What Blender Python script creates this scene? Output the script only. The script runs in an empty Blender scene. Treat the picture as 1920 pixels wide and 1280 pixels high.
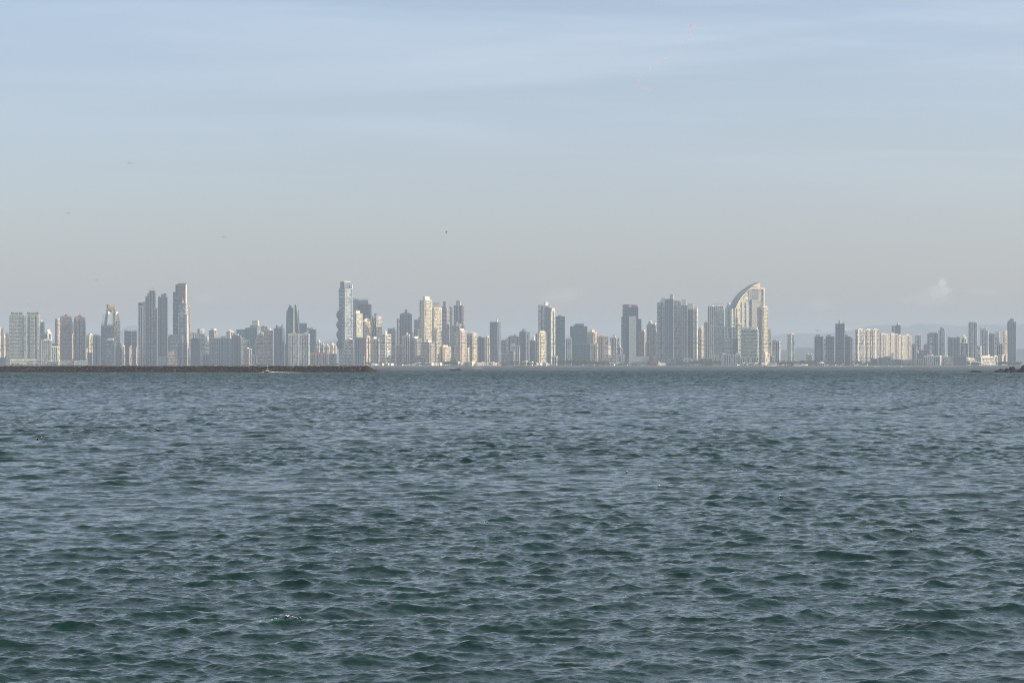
import bpy, math, random
import numpy as np
from mathutils import Vector, noise as mnoise
R = math.radians
SC = bpy.context.scene
COL = SC.collection
K = (36.0/85.0)/1920.0          # tangent per photo pixel
EYE = 683.0                     # photo row of the eye level
HCAM = 6.0
SUN_EL, SUN_AZ = 23.0, 84.0     # azimuth clockwise from the view direction

# ---------------------------------------------------------------- helpers
def X_(px, D): return (px-960.0)*K*D
def Z_(py, D): return HCAM+(EYE-py)*K*D
def tag(o, label=None, cat=None, group=None, kind=None):
    if label: o['label'] = label
    if cat: o['category'] = cat
    if group: o['group'] = group
    if kind: o['kind'] = kind
    return o
def empty(name, loc, rz=0.0):
    o = bpy.data.objects.new(name, None); COL.objects.link(o)
    o.location = loc; o.rotation_euler = (0, 0, rz); o.empty_display_size = 5
    return o
class MB:
    def __init__(s): s.v = []; s.f = []; s.sm = False
    def add(s, vs, fs):
        n = len(s.v); s.v += [tuple(p) for p in vs]; s.f += [tuple(i+n for i in f) for f in fs]; return s
    def box(s, x0, x1, y0, y1, z0, z1):
        return s.add([(x0,y0,z0),(x1,y0,z0),(x1,y1,z0),(x0,y1,z0),(x0,y0,z1),(x1,y0,z1),(x1,y1,z1),(x0,y1,z1)],
                     [(0,3,2,1),(4,5,6,7),(0,1,5,4),(1,2,6,5),(2,3,7,6),(3,0,4,7)])
    def loft(s, A, za, B, zb):      # A, B: same-length xy rings (CCW)
        n = len(A)
        return s.add([(x,y,za) for x,y in A]+[(x,y,zb) for x,y in B],
                     [tuple(range(n-1,-1,-1)), tuple(range(n,2*n))]+[(i,(i+1)%n,n+(i+1)%n,n+i) for i in range(n)])
    def prism(s, A, z0, z1): return s.loft(A, z0, A, z1)
    def xz(s, P, y0, y1):           # P: polygon in x,z (CCW seen from -Y), extruded along y
        n = len(P)
        return s.add([(x,y0,z) for x,z in P]+[(x,y1,z) for x,z in P],
                     [tuple(range(n)), tuple(range(2*n-1,n-1,-1))]+[((i+1)%n,i,n+i,n+(i+1)%n) for i in range(n)])
    def pyr(s, x0, x1, y0, y1, z0, z1, top=0.02):
        cx, cy, a, b = (x0+x1)/2, (y0+y1)/2, (x1-x0)/2*top, (y1-y0)/2*top
        return s.loft([(x0,y0),(x1,y0),(x1,y1),(x0,y1)], z0, [(cx-a,cy-b),(cx+a,cy-b),(cx+a,cy+b),(cx-a,cy+b)], z1)
    def cyl(s, cx, cy, r, z0, z1, n=12, r1=None):
        r1 = r if r1 is None else r1
        A = [(cx+r*math.cos(2*math.pi*i/n), cy+r*math.sin(2*math.pi*i/n)) for i in range(n)]
        B = [(cx+r1*math.cos(2*math.pi*i/n), cy+r1*math.sin(2*math.pi*i/n)) for i in range(n)]
        return s.loft(A, z0, B, z1)
    def dome(s, cx, cy, r, z0, h, n=14, m=5):
        prev = None
        for j in range(m+1):
            a = math.pi/2*j/m; rr = max(r*math.cos(a), r*0.02); zz = z0+h*math.sin(a)
            ring = [(cx+rr*math.cos(2*math.pi*i/n), cy+rr*math.sin(2*math.pi*i/n), zz) for i in range(n)]
            k = len(s.v); s.v += ring
            if prev is not None:
                for i in range(n): s.f.append((prev+i, prev+(i+1)%n, k+(i+1)%n, k+i))
            prev = k
        s.f.append(tuple(prev+i for i in range(n)))
        return s
    def build(s, name, mat, parent=None, loc=None, rz=None, smooth=False):
        me = bpy.data.meshes.new(name); me.from_pydata(s.v, [], s.f)
        uv = me.uv_layers.new(name='UVMap')
        n = len(me.loops)
        co = np.array(s.v, dtype=np.float32); li = np.empty(n, np.int32); me.loops.foreach_get('vertex_index', li)
        pn = np.empty(len(me.polygons)*3, np.float32); me.polygons.foreach_get('normal', pn); pn = pn.reshape(-1,3)
        lt = np.empty(len(me.polygons), np.int32); me.polygons.foreach_get('loop_total', lt)
        nl = np.repeat(pn, lt, axis=0); p = co[li]
        h = np.sqrt(nl[:,0]**2+nl[:,1]**2)+1e-6
        u = (p[:,0]*-nl[:,1]+p[:,1]*nl[:,0])/h; v = p[:,2].copy()
        top = np.abs(nl[:,2]) > .8
        u[top] = p[top,0]; v[top] = p[top,1]
        uv.data.foreach_set('uv', np.stack([u, v], 1).ravel())
        me.materials.append(mat)
        if smooth: me.polygons.foreach_set('use_smooth', [True]*len(me.polygons))
        o = bpy.data.objects.new(name, me); COL.objects.link(o)
        if parent is not None: o.parent = parent
        if loc is not None: o.location = loc
        if rz is not None: o.rotation_euler = (0,0,rz)
        return o

# ---------------------------------------------------------------- node helpers
class NT:
    def __init__(s, name):
        s.m = bpy.data.materials.new(name); s.m.use_nodes = True
        s.n = s.m.node_tree.nodes; s.l = s.m.node_tree.links; s.n.clear()
        s.out = s.n.new('ShaderNodeOutputMaterial'); s.b = s.n.new('ShaderNodeBsdfPrincipled')
        s.l.new(s.b.outputs[0], s.out.inputs[0])
    def node(s, t, **kw):
        n = s.n.new(t)
        for k, v in kw.items(): setattr(n, k, v)
        return n
    def math(s, op, a, b=None, c=None, clamp=False):
        n = s.n.new('ShaderNodeMath'); n.operation = op; n.use_clamp = clamp
        for i, x in enumerate((a, b, c)):
            if x is None: continue
            if isinstance(x, (int, float)): n.inputs[i].default_value = x
            else: s.l.new(x, n.inputs[i])
        return n.outputs[0]
    def mix(s, f, a, b, typ='RGBA', blend='MIX'):
        n = s.n.new('ShaderNodeMix'); n.data_type = typ; n.blend_type = blend
        ia, ib, io = (6, 7, 2) if typ == 'RGBA' else (2, 3, 0)
        for i, x in ((0, f), (ia, a), (ib, b)):
            if isinstance(x, (int, float)): n.inputs[i].default_value = x
            elif isinstance(x, tuple): n.inputs[i].default_value = x if len(x) == 4 else (*x, 1)
            else: s.l.new(x, n.inputs[i])
        return n.outputs[io]
    def noise(s, vec, scale, detail=3, rough=.5, dim='3D'):
        n = s.n.new('ShaderNodeTexNoise'); n.noise_dimensions = dim
        n.inputs['Scale'].default_value = scale; n.inputs['Detail'].default_value = detail; n.inputs['Roughness'].default_value = rough
        if vec is not None: s.l.new(vec, n.inputs['Vector'])
        return n.outputs[0]
    def ramp(s, fac, p0, p1):
        n = s.n.new('ShaderNodeMapRange'); n.inputs[1].default_value = p0; n.inputs[2].default_value = p1
        s.l.new(fac, n.inputs[0]); return n.outputs[0]
    def mapping(s, vec, scale):
        n = s.n.new('ShaderNodeMapping'); n.inputs['Scale'].default_value = scale; s.l.new(vec, n.inputs[0]); return n.outputs[0]

_plain = {}
def plain(name, col, rough=.8, var=.15, scale=.2, metal=0.0, spec=None):
    if name in _plain: return _plain[name]
    t = NT(name); tc = t.node('ShaderNodeTexCoord')
    nz = t.noise(tc.outputs['Object'], scale, 4)
    a = tuple(c*(1-var) for c in col); b = tuple(min(1, c*(1+var)) for c in col)
    t.l.new(t.mix(t.ramp(nz, .3, .7), a, b), t.b.inputs['Base Color'])
    t.b.inputs['Roughness'].default_value = rough; t.b.inputs['Metallic'].default_value = metal
    if spec is not None: t.b.inputs['Specular IOR Level'].default_value = spec
    _plain[name] = t.m; return t.m

# ---------------------------------------------------------------- camera, sun, sky
cam = bpy.data.cameras.new('camera'); cam.lens = 85; cam.sensor_width = 36
cam.clip_start = .5; cam.clip_end = 120000; cam.shift_y = (EYE-640)/1920.0
co = bpy.data.objects.new('camera', cam); COL.objects.link(co); co.location = (0, 0, HCAM); co.rotation_euler = (R(90), 0, 0)
SC.camera = co
SC.view_settings.view_transform = 'Standard'; SC.view_settings.look = 'None'; SC.view_settings.exposure = .17; SC.cycles.filter_width = 1.0; SC.view_settings.gamma = 1
sd = Vector((math.sin(R(SUN_AZ))*math.cos(R(SUN_EL)), math.cos(R(SUN_AZ))*math.cos(R(SUN_EL))*-1 if False else -abs(math.cos(R(SUN_AZ)))*math.cos(R(SUN_EL)), math.sin(R(SUN_EL))))
sun = bpy.data.lights.new('sun', 'SUN'); sun.energy = 5.0; sun.angle = R(.53); sun.color = (1, .84, .66)
so = bpy.data.objects.new('sun', sun); COL.objects.link(so); so.rotation_euler = (-sd).to_track_quat('-Z', 'Y').to_euler(); so.location = (600, -300, 500)
W = bpy.data.worlds.new('World'); SC.world = W; W.use_nodes = True
wn, wl = W.node_tree.nodes, W.node_tree.links; wn.clear()
wo = wn.new('ShaderNodeOutputWorld'); bg = wn.new('ShaderNodeBackground'); wl.new(bg.outputs[0], wo.inputs[0])
sky = wn.new('ShaderNodeTexSky'); sky.sky_type = 'NISHITA'; sky.sun_disc = False
sky.sun_elevation = R(SUN_EL); sky.sun_rotation = math.atan2(sd.x, sd.y)
sky.altitude = 0; sky.air_density = 1.0; sky.dust_density = 1.6; sky.ozone_density = 2.0
bg.inputs['Strength'].default_value = .15
def wmath(op, a, b=None, clamp=False):
    n = wn.new('ShaderNodeMath'); n.operation = op; n.use_clamp = clamp
    for i, x in enumerate((a, b)):
        if x is None: continue
        if isinstance(x, (int, float)): n.inputs[i].default_value = x
        else: wl.new(x, n.inputs[i])
    return n.outputs[0]
def wmap(fac, a, b, c=0.0, d=1.0):
    n = wn.new('ShaderNodeMapRange'); n.interpolation_type = 'SMOOTHSTEP'
    for i, x in enumerate((a, b, c, d)): n.inputs[i+1].default_value = x
    wl.new(fac, n.inputs[0]); return n.outputs[0]
def wmix(f, a, b, blend='MIX'):
    n = wn.new('ShaderNodeMix'); n.data_type = 'RGBA'; n.blend_type = blend
    for i, x in ((0, f), (6, a), (7, b)):
        if isinstance(x, (int, float)): n.inputs[i].default_value = x
        elif isinstance(x, tuple): n.inputs[i].default_value = (*x, 1)
        else: wl.new(x, n.inputs[i])
    return n.outputs[2]
tc = wn.new('ShaderNodeTexCoord'); sep = wn.new('ShaderNodeSeparateXYZ'); wl.new(tc.outputs['Generated'], sep.inputs[0])
dx, dy, dz = sep.outputs
# cirrus: a high sheet of ice cloud, seen as long streaks near the horizon
zc = wmath('MAXIMUM', dz, .004)
u = wmath('DIVIDE', dx, wmath('ADD', zc, .12)); v = wmath('DIVIDE', dy, wmath('ADD', zc, .12))
cv = wn.new('ShaderNodeCombineXYZ'); wl.new(u, cv.inputs[0]); wl.new(v, cv.inputs[1])
def wnoise(vec, scale, detail, rough, sc=(1,1,1), rot=0, off=(0,0,0), dist=0):
    m = wn.new('ShaderNodeMapping'); m.inputs['Scale'].default_value = sc; m.inputs['Rotation'].default_value = (0,0,rot); m.inputs['Location'].default_value = off
    wl.new(vec, m.inputs[0])
    n = wn.new('ShaderNodeTexNoise'); n.inputs['Scale'].default_value = scale; n.inputs['Detail'].default_value = detail; n.inputs['Roughness'].default_value = rough
    n.inputs['Distortion'].default_value = dist
    wl.new(m.outputs[0], n.inputs['Vector']); return n.outputs[0]
c1 = wnoise(cv.outputs[0], 1.6, 6, .55, (.45, 1.5, 1), R(24), (3.1, 1.7, 0), .6)
c2 = wnoise(cv.outputs[0], 4.0, 5, .6, (.35, 1.2, 1), R(18), (0, 5, 0), .4)
cir = wmath('ADD', wmap(c1, .40, .68), wmath('MULTIPLY', wmap(c2, .45, .75), .6))
cir = wmath('MULTIPLY', wmath('MULTIPLY', cir, wmap(dz, .04, .16), True), wmap(dx, -.30, .02, .25, 1))
cir = wmath('MULTIPLY', cir, CIRRUS := .24)
cir = wmath('MAXIMUM', cir, wmath('MULTIPLY', wmap(dz, .17, .50), wmath('MULTIPLY', c1, .25), True))  # overhead veil above the view, added to brighten and grey the water reflections
# distant cumulus low over the hills
ca = wmath('DIVIDE', dx, dy); ce = wmath('DIVIDE', dz, dy)
fv = wn.new('ShaderNodeCombineXYZ'); wl.new(ca, fv.inputs[0]); wl.new(ce, fv.inputs[1])
cn = wnoise(fv.outputs[0], 380, 6, .62)
def blob(px, py, rx, ry, edge=.35, amp=.9):
    a = wmath('DIVIDE', wmath('SUBTRACT', ca, (px-960)*K), rx*K)
    b = wmath('DIVIDE', wmath('SUBTRACT', ce, (EYE-py)*K), ry*K)
    r = wmath('SQRT', wmath('ADD', wmath('MULTIPLY', a, a), wmath('MULTIPLY', b, b)))
    r = wmath('ADD', r, wmath('MULTIPLY', wmath('SUBTRACT', cn, .5), amp*2))
    return wmap(r, 1.0+edge*.4, 1.0-edge, 0, 1)
front = wmap(dy, .5, .6)
warm = None
for (px, py, rx, ry, s) in ((1768,532,9,10,.34),(1772,545,13,11,.30),(1755,550,22,14,.22),(1745,560,45,16,.10),(1065,552,22,12,.13),(1042,560,34,14,.10),(1840,548,36,6,.10),(1540,572,26,10,.10),(388,560,22,9,.08),(1700,562,14,8,.08),(1090,548,8,8,.08)):
    b = wmath('MULTIPLY', blob(px, py, rx, ry, .5, 1.1), s)
    warm = b if warm is None else wmath('MAXIMUM', warm, b)
warm = wmath('MULTIPLY', warm, front)
HAZE_D = 6.2e-5; SEA_SLOPE = .27; FARSTEP = .62; FAR_ROUGH = .42; ROWSTEP = .0014; NCOL = 900
SKY_SAT, SKY_TINT = .90, (1.03, .98, 1.05)
hs = wn.new('ShaderNodeHueSaturation'); hs.inputs['Saturation'].default_value = SKY_SAT; wl.new(sky.outputs[0], hs.inputs['Color'])
base = wmix(1.0, hs.outputs[0], SKY_TINT, 'MULTIPLY')
base = wmix(wmap(dz, .02, .15, .9, 0), base, (.985, .975, 1.035), 'MULTIPLY')
base = wmix(wmath('MULTIPLY', wmap(dz, .15, .42), .62), base, (2.55, 3.05, 3.1))  # unseen overhead sky greyed, added to take blue out of the water reflections
CLOUD = (5.2, 5.7, 6.4)
skyc = wmix(cir, base, CLOUD)
skyc = wmix(warm, skyc, (6.4, 6.1, 5.6))
wl.new(skyc, bg.inputs[0])

# ---------------------------------------------------------------- haze
HZ = MB().box(-13000, 13000, -300, 29000, -3, 430)
t = NT('haze_air'); t.n.remove(t.b)
vol = t.node('ShaderNodeVolumePrincipled')
vol.inputs['Color'].default_value = (.70, .84, 1.0, 1); vol.inputs['Density'].default_value = HAZE_D
vol.inputs['Anisotropy'].default_value = .0
t.l.new(vol.outputs[0], t.out.inputs['Volume'])
hz = HZ.build('haze', t.m); tag(hz, kind='stuff'); hz.display_type = 'WIRE'

# ---------------------------------------------------------------- water
def water_material():
    t = NT('sea_water'); tc = t.node('ShaderNodeTexCoord'); P = tc.outputs['Object']
    t.b.inputs['Base Color'].default_value = (.002, .023, .020, 1)
    t.b.inputs['IOR'].default_value = 1.33
    v1 = t.mapping(P, (.55, 1.0, 1)); gust = t.ramp(t.noise(t.mapping(P, (.5, .12, 1)), .15, 3, .6), .38, .62)
    n1 = t.noise(v1, 3.6, 4, .55); n2 = t.noise(v1, 14.0, 3, .55)
    h = t.math('ADD', n1, t.math('MULTIPLY', n2, .30))
    bump = t.node('ShaderNodeBump'); bump.inputs['Distance'].default_value = .034
    t.l.new(t.math('ADD', .75, t.math('MULTIPLY', gust, .5)), bump.inputs['Strength']) if False else None
    bump.inputs['Strength'].default_value = 1.0
    hh = t.math('MULTIPLY', h, t.math('ADD', .6, t.math('MULTIPLY', gust, .7)))
    sp = t.node('ShaderNodeSeparateXYZ'); t.l.new(P, sp.inputs[0])
    fr = t.ramp(sp.outputs[1], 90, 1300)
    streak = t.ramp(t.noise(t.mapping(P, (.30, .05, 1)), 1.0, 5, .7), .36, .64)
    t.l.new(t.math('ADD', .035, t.math('MULTIPLY', fr, t.math('MULTIPLY', t.math('ADD', .15, streak), FAR_ROUGH))), t.b.inputs['Roughness'])
    t.l.new(t.math('SUBTRACT', .5, t.math('MULTIPLY', fr, t.math('ADD', .12, t.math('MULTIPLY', streak, .22)))), t.b.inputs['Specular IOR Level'])
    fw = t.math('MULTIPLY', t.ramp(sp.outputs[1], 200, 1200), 12.0)
    far = t.noise(t.mapping(P, (.50, .045, 1)), 1.0, 5, .62)
    t.l.new(t.math('ADD', hh, t.math('MULTIPLY', far, fw)), bump.inputs['Height'])
    t.l.new(bump.outputs[0], t.b.inputs['Normal'])
    return t.m
WS = HCAM/10.0
rng = np.random.default_rng(11)
NW = 230
lam = np.exp(rng.uniform(np.log(.22), np.log(13), NW)); lam.sort()
def slope_spec(l):      # slope per component, by wavelength
    s = np.where(l < .6, .9, np.where(l < 2, 1.0, np.where(l < 4, 1.0, np.where(l < 8, .62, .34))))
    return s
sl = slope_spec(lam)*rng.uniform(.6, 1.4, NW); sl *= SEA_SLOPE/np.sqrt((sl**2).sum()/2)
kk = 2*np.pi/lam; lam = lam*WS; kk = 2*np.pi/lam; am = sl/kk
spread = np.where(lam > 5*WS, R(19), np.where(lam > 1.5*WS, R(30), R(44)))
th = R(-90+14)+rng.normal(0, 1, NW)*spread
kx, ky = kk*np.cos(th), kk*np.sin(th); ph = rng.uniform(0, 2*np.pi, NW)
gk = 2*np.pi/rng.uniform(14, 110, 10)/1.0; gt = rng.uniform(0, 2*np.pi, 10); gp = rng.uniform(0, 2*np.pi, 10)
def sea(x, y, dl):
    env = np.zeros_like(x)
    for i in range(10): env += np.cos(gk[i]*(math.cos(gt[i])*x+math.sin(gt[i])*y*.6)+gp[i])
    env = np.clip(1+.15*env, .65, 1.5).astype(np.float32)
    sh = (np.interp(y[:,:1], [20, 60, 160, 800], [.66, .70, .98, 1.45])).astype(np.float32); z = np.zeros_like(x); ox = np.zeros_like(x); oy = np.zeros_like(x)
    for i in range(NW):
        w = np.clip((2*np.pi/(abs(ky[i])*dl+1e-6)-2.1)/1.2, 0, 1)*np.clip((2*np.pi/(abs(kx[i])*dxs+1e-6)-2.2)/1.6, 0, 1)
        rows = np.nonzero(w[:,0] > 0)[0]
        if len(rows) == 0: continue
        r = slice(rows[0], rows[-1]+1)
        p = (kx[i]*x[r]+ky[i]*y[r]+ph[i]).astype(np.float32); a = sh[r]*w[r]*am[i]*(env[r] if lam[i] < 3.2*WS else 1)
        z[r] += a*np.cos(p); s = a*np.sin(p)*1.0
        ox[r] -= s*math.cos(th[i]); oy[r] -= s*math.sin(th[i])
    return x+ox, y+oy, z
ds = [24.0*WS]
while ds[-1] < 3900*WS: ds.append(ds[-1]+min(FARSTEP, max(.11*WS, ds[-1]*ROWSTEP)))
ds = np.array(ds, dtype=np.float32)
side_ = .235+2.4*np.linspace(0, 1, 111)[1:]**2.2
ta = np.concatenate([-side_[::-1], np.linspace(-.235, .235, NCOL), side_]).astype(np.float32)
DD, TA = np.meshgrid(ds, ta, indexing='ij')
XX = DD*TA; dl = np.gradient(ds)[:,None].astype(np.float32); dxs = ds[:,None]*(.47/NCOL)
wx, wy, wz = sea(XX.astype(np.float64), DD.astype(np.float64), dl)
nr, nc = XX.shape
me = bpy.data.meshes.new('water')
me.vertices.add(nr*nc); me.vertices.foreach_set('co', np.stack([wx, wy, wz], -1).astype(np.float32).ravel())
idx = np.arange(nr*nc, dtype=np.int32).reshape(nr, nc)
q = np.stack([idx[:-1,:-1], idx[:-1,1:], idx[1:,1:], idx[1:,:-1]], -1).reshape(-1)
me.loops.add(len(q)); me.loops.foreach_set('vertex_index', q)
npoly = len(q)//4; me.polygons.add(npoly); me.polygons.foreach_set('loop_start', np.arange(npoly, dtype=np.int32)*4)
me.polygons.foreach_set('use_smooth', np.ones(npoly, dtype=bool)); me.update(calc_edges=True)
M_WATER = water_material(); me.materials.append(M_WATER)
wo_ = bpy.data.objects.new('water', me); COL.objects.link(wo_); tag(wo_, 'choppy blue green bay water', 'water', kind='structure')
# foam flecks riding on real crests
def foam_at(px, py, n, w):
    d = HCAM/((py-EYE)*K); i0 = int(np.argmin(abs(ds-d))); j0 = int(np.argmin(abs(ta-(px-960)*K)))
    a, b = max(1, i0-14), min(nr-2, i0+14); c, e = max(1, j0-w), min(nc-2, j0+w)
    sub = wz[a:b, c:e]; i1, j1 = np.unravel_index(np.argmax(sub), sub.shape); return a+i1, c+j1
fm = MB(); rr = random.Random(5)
for (px, py, n, w) in ((575,1161,16,16),(70,823,6,9),(1130,749,7,6),(1165,886,6,7),(1272,918,5,7),(1386,888,8,8),(1160,1135,5,6),(405,770,6,5),(620,1044,3,6),(1612,992,3,6),(1450,938,4,6),(1706,992,3,6),(1540,762,3,4),(905,980,3,6),(310,810,3,5)):
    i, j = foam_at(px, py, n, w)
    for _ in range(n):
        ii = min(nr-2, max(1, i+int(rr.gauss(0, 2.2)))); jj = min(nc-2, max(1, j+int(rr.gauss(0, w*.55))))
        p = Vector((wx[ii,jj], wy[ii,jj], wz[ii,jj]+.015)); r = rr.uniform(.4, 1.2)*d_ if False else rr.uniform(.5, 1.3)*.00022*p.y*1.6
        k = 7; a0 = rr.random()*6
        fm.add([(p.x+r*math.cos(a0+6.283*q_/k)*rr.uniform(.6,1.2), p.y+r*2.2*math.sin(a0+6.283*q_/k)*rr.uniform(.6,1.2), p.z+rr.uniform(.0,.02)+(.35*r if q_%2 else 0)) for q_ in range(k)]+[(p.x, p.y, p.z+.6*r)], [(q_, (q_+1)%k, k) for q_ in range(k)])
M_FOAM = plain('foam', (.72, .70, .64), .6, .05)
tag(fm.build('sea_foam', M_FOAM), 'scattered white flecks of foam on the wave crests', 'foam', kind='stuff')

# ---------------------------------------------------------------- shallows, land, hills
def fbm(x, y, s, o=4):
    return mnoise.fractal(Vector((x*s, y*s, 0)), 1.0, 2.0, o)
def sheet(name, xs, ys, zf, mat, smooth=True):
    m = MB()
    for y in ys:
        for x in xs: m.v.append((x, y, zf(x, y)))
    nx = len(xs)
    for j in range(len(ys)-1):
        for i in range(nx-1): m.f.append((j*nx+i, j*nx+i+1, (j+1)*nx+i+1, (j+1)*nx+i))
    return m.build(name, mat, smooth=smooth)
def mud_mat():
    t = NT('wet_mud'); tc = t.node('ShaderNodeTexCoord'); P = tc.outputs['Object']
    n = t.noise(t.mapping(P, (1, .35, 1)), .012, 6, .6)
    t.l.new(t.mix(t.ramp(n, .35, .65), (.065, .082, .105), (.10, .12, .145)), t.b.inputs['Base Color'])
    t.b.inputs['Roughness'].default_value = .85; t.b.inputs['Specular IOR Level'].default_value = .15
    bp = t.node('ShaderNodeBump'); bp.inputs['Distance'].default_value = .6; t.l.new(t.noise(P, .25, 5, .6), bp.inputs['Height']); t.l.new(bp.outputs[0], t.b.inputs['Normal'])
    return t.m
xs = np.linspace(-3400, 3400, 300)
def mudz(x, y):
    e = (y-3830*WS)/420+1.1*fbm(x, y, .0016, 5)+.6*fbm(x+99, y, .012, 3)
    return -1.2+min(1.5, max(0, e+1.1)*.62)+.35*max(0, (y-6200)/700)
ys = np.concatenate([np.linspace(3500*WS, 4700*WS, 60), np.linspace(4750*WS, 6950, 50)])
tag(sheet('tidal_flat', xs, ys, mudz, mud_mat()), kind='structure')
M_LAND = plain('coastal_land', (.11, .115, .085), .95, .3, .01)
def landz(x, y):
    if y < 6905: return -1.0
    return 2.6+.6*fbm(x, y, .003)
tag(sheet('ground', np.linspace(-16000, 16000, 200), [6850, 6870, 6910, 6930, 7000, 7500, 8200, 9200, 11000, 14000, 20000, 30000], landz, M_LAND), kind='structure')
def hill_range(name, D, depth, pts, seed, col, rough=.010):
    t = plain('hill_forest_%d' % seed, col, 1, .3, .004)
    xs = np.linspace(X_(pts[0][0], D), X_(pts[-1][0], D), 260)
    px = [p[0] for p in pts]; py = [p[1] for p in pts]
    def zf(x, y):
        f = (y-(D-depth))/depth
        p = x/(K*D)+960
        h = max(0, Z_(np.interp(p, px, py), D))
        prof = math.sin(min(1, max(0, f))*math.pi/2)**1.3 if f <= 1 else max(0, 1-(f-1)*.9)
        return -2+(h+2)*prof*(1+.10*fbm(x+seed*77, y, .0011, 5)*(1 if f < 1 else .5)) + h*rough*fbm(x, y, .01, 3)
    ys = np.concatenate([np.linspace(D-depth, D, 16), np.linspace(D+depth*.1, D+depth, 6)])
    o = sheet(name, xs, ys, zf, t)
    tag(o, kind='structure')
hill_range('hills', 25500, 2600, [(1380,683),(1440,632),(1490,627),(1540,626),(1590,622),(1625,612),(1660,608),(1700,612),(1720,607),(1745,606),(1765,608),(1800,612),(1840,611),(1875,612),(1900,608),(1925,603),(1990,600),(2100,640)], 3, (.05,.06,.06))
hill_range('hills', 25000, 2400, [(-60,683),(0,640),(30,634),(60,630),(85,640),(150,626),(168,622),(182,624),(200,640),(225,628),(243,615),(257,612),(275,628),(300,650),(380,660),(560,658),(600,642),(618,637),(635,634),(660,640),(700,662),(740,683)], 5, (.045,.055,.05))
hill_range('hills', 15500, 1500, [(1420,683),(1452,664),(1468,656),(1490,652),(1505,650),(1522,652),(1545,658),(1600,660),(1700,664),(1780,668),(1880,663),(1905,655),(1925,653),(2000,655)], 9, (.045,.055,.045))

# ---------------------------------------------------------------- breakwater and rocks
def rock_mesh(m, x, y, z, r, rnd, n=1):
    P = [(-1,-1,-1),(1,-1,-1),(1,1,-1),(-1,1,-1),(-1,-1,1),(1,-1,1),(1,1,1),(-1,1,1)]
    ax = (r*rnd.uniform(.7,1.3), r*rnd.uniform(.7,1.3), r*rnd.uniform(.6,1.0)); a = rnd.random()*6.3; b = rnd.uniform(-.6,.6)
    ca_, sa_, cb, sb = math.cos(a), math.sin(a), math.cos(b), math.sin(b); V = []
    for p in P:
        q0 = [p[i]*ax[i]*rnd.uniform(.62,1.0) for i in range(3)]
        q0 = (q0[0], q0[1]*cb-q0[2]*sb, q0[1]*sb+q0[2]*cb); V.append((x+q0[0]*ca_-q0[1]*sa_, y+q0[0]*sa_+q0[1]*ca_, z+q0[2]))
    m.add(V, [(0,3,2,1),(4,5,6,7),(0,1,5,4),(1,2,6,5),(2,3,7,6),(3,0,4,7)])
def rock_mat(name, a, b, c, isl=True):
    t = NT(name)
    if isl:
        g = t.node('ShaderNodeNewGeometry').outputs['Random Per Island']
    else:
        tc = t.node('ShaderNodeTexCoord'); g = t.noise(tc.outputs['Object'], .5, 5, .7)
    r1 = t.mix(t.ramp(g, .0, .8), a, b); cc = t.mix(t.ramp(g, .88, 1.0), r1, c); tq = t.node('ShaderNodeTexCoord'); sq = t.node('ShaderNodeSeparateXYZ'); t.l.new(tq.outputs['Object'], sq.inputs[0])
    t.l.new(t.mix(t.ramp(t.math('ADD', sq.outputs[2], t.math('MULTIPLY', g, .6)), .5, 1.5), (.016,.017,.013), cc), t.b.inputs['Base Color'])
    t.b.inputs['Roughness'].default_value = .9
    return t.m
def _unused(): pass
DB = HCAM/((697.8-EYE)*K)
xa, xb = X_(-180, DB), X_(700, DB); zt = Z_(686.6, DB)
core = MB(); tip = 16
core.xz([(xa, -2), (X_(709, DB), -2), (X_(688, DB), zt-.7), (xa, zt-.7)], DB+8.5, DB+17)
M_BW = rock_mat('breakwater_rubble', (.007,.005,.005), (.042,.031,.026), (.28,.20,.13))
bw = core.build('breakwater', M_BW); tag(bw, 'long low breakwater of dark rubble stone closing the bay, boat in front', 'breakwater')
rb = MB(); rnd = random.Random(3); nrock = 12000
for i in range(nrock):
    s = rnd.random(); x = xa+(X_(708, DB)-xa)*rnd.random(); 
    if i % 14 == 0: x = X_(rnd.uniform(680, 708), DB)
    top = zt if x < X_(686, DB) else max(.2, zt*(X_(709.5, DB)-x)/(X_(709.5, DB)-X_(687, DB)))
    f = s**.9; z = -.6+(top+.35)*f-.15; y = DB+8.5*f-.6 if rnd.random() > .12 else DB+8+rnd.uniform(0, 8)
    if y > DB+8: z = top-.1
    rock_mesh(rb, x, y, z, rnd.uniform(.28, .60) if rnd.random() < .98 else rnd.uniform(.6, .85), rnd)
o = rb.build('rubble', M_BW, bw); o['kind'] = 'stuff'
M_ROCK = rock_mat('dark_shore_rock', (.005,.005,.007), (.010,.010,.014), (.014,.014,.018), False)
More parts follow.
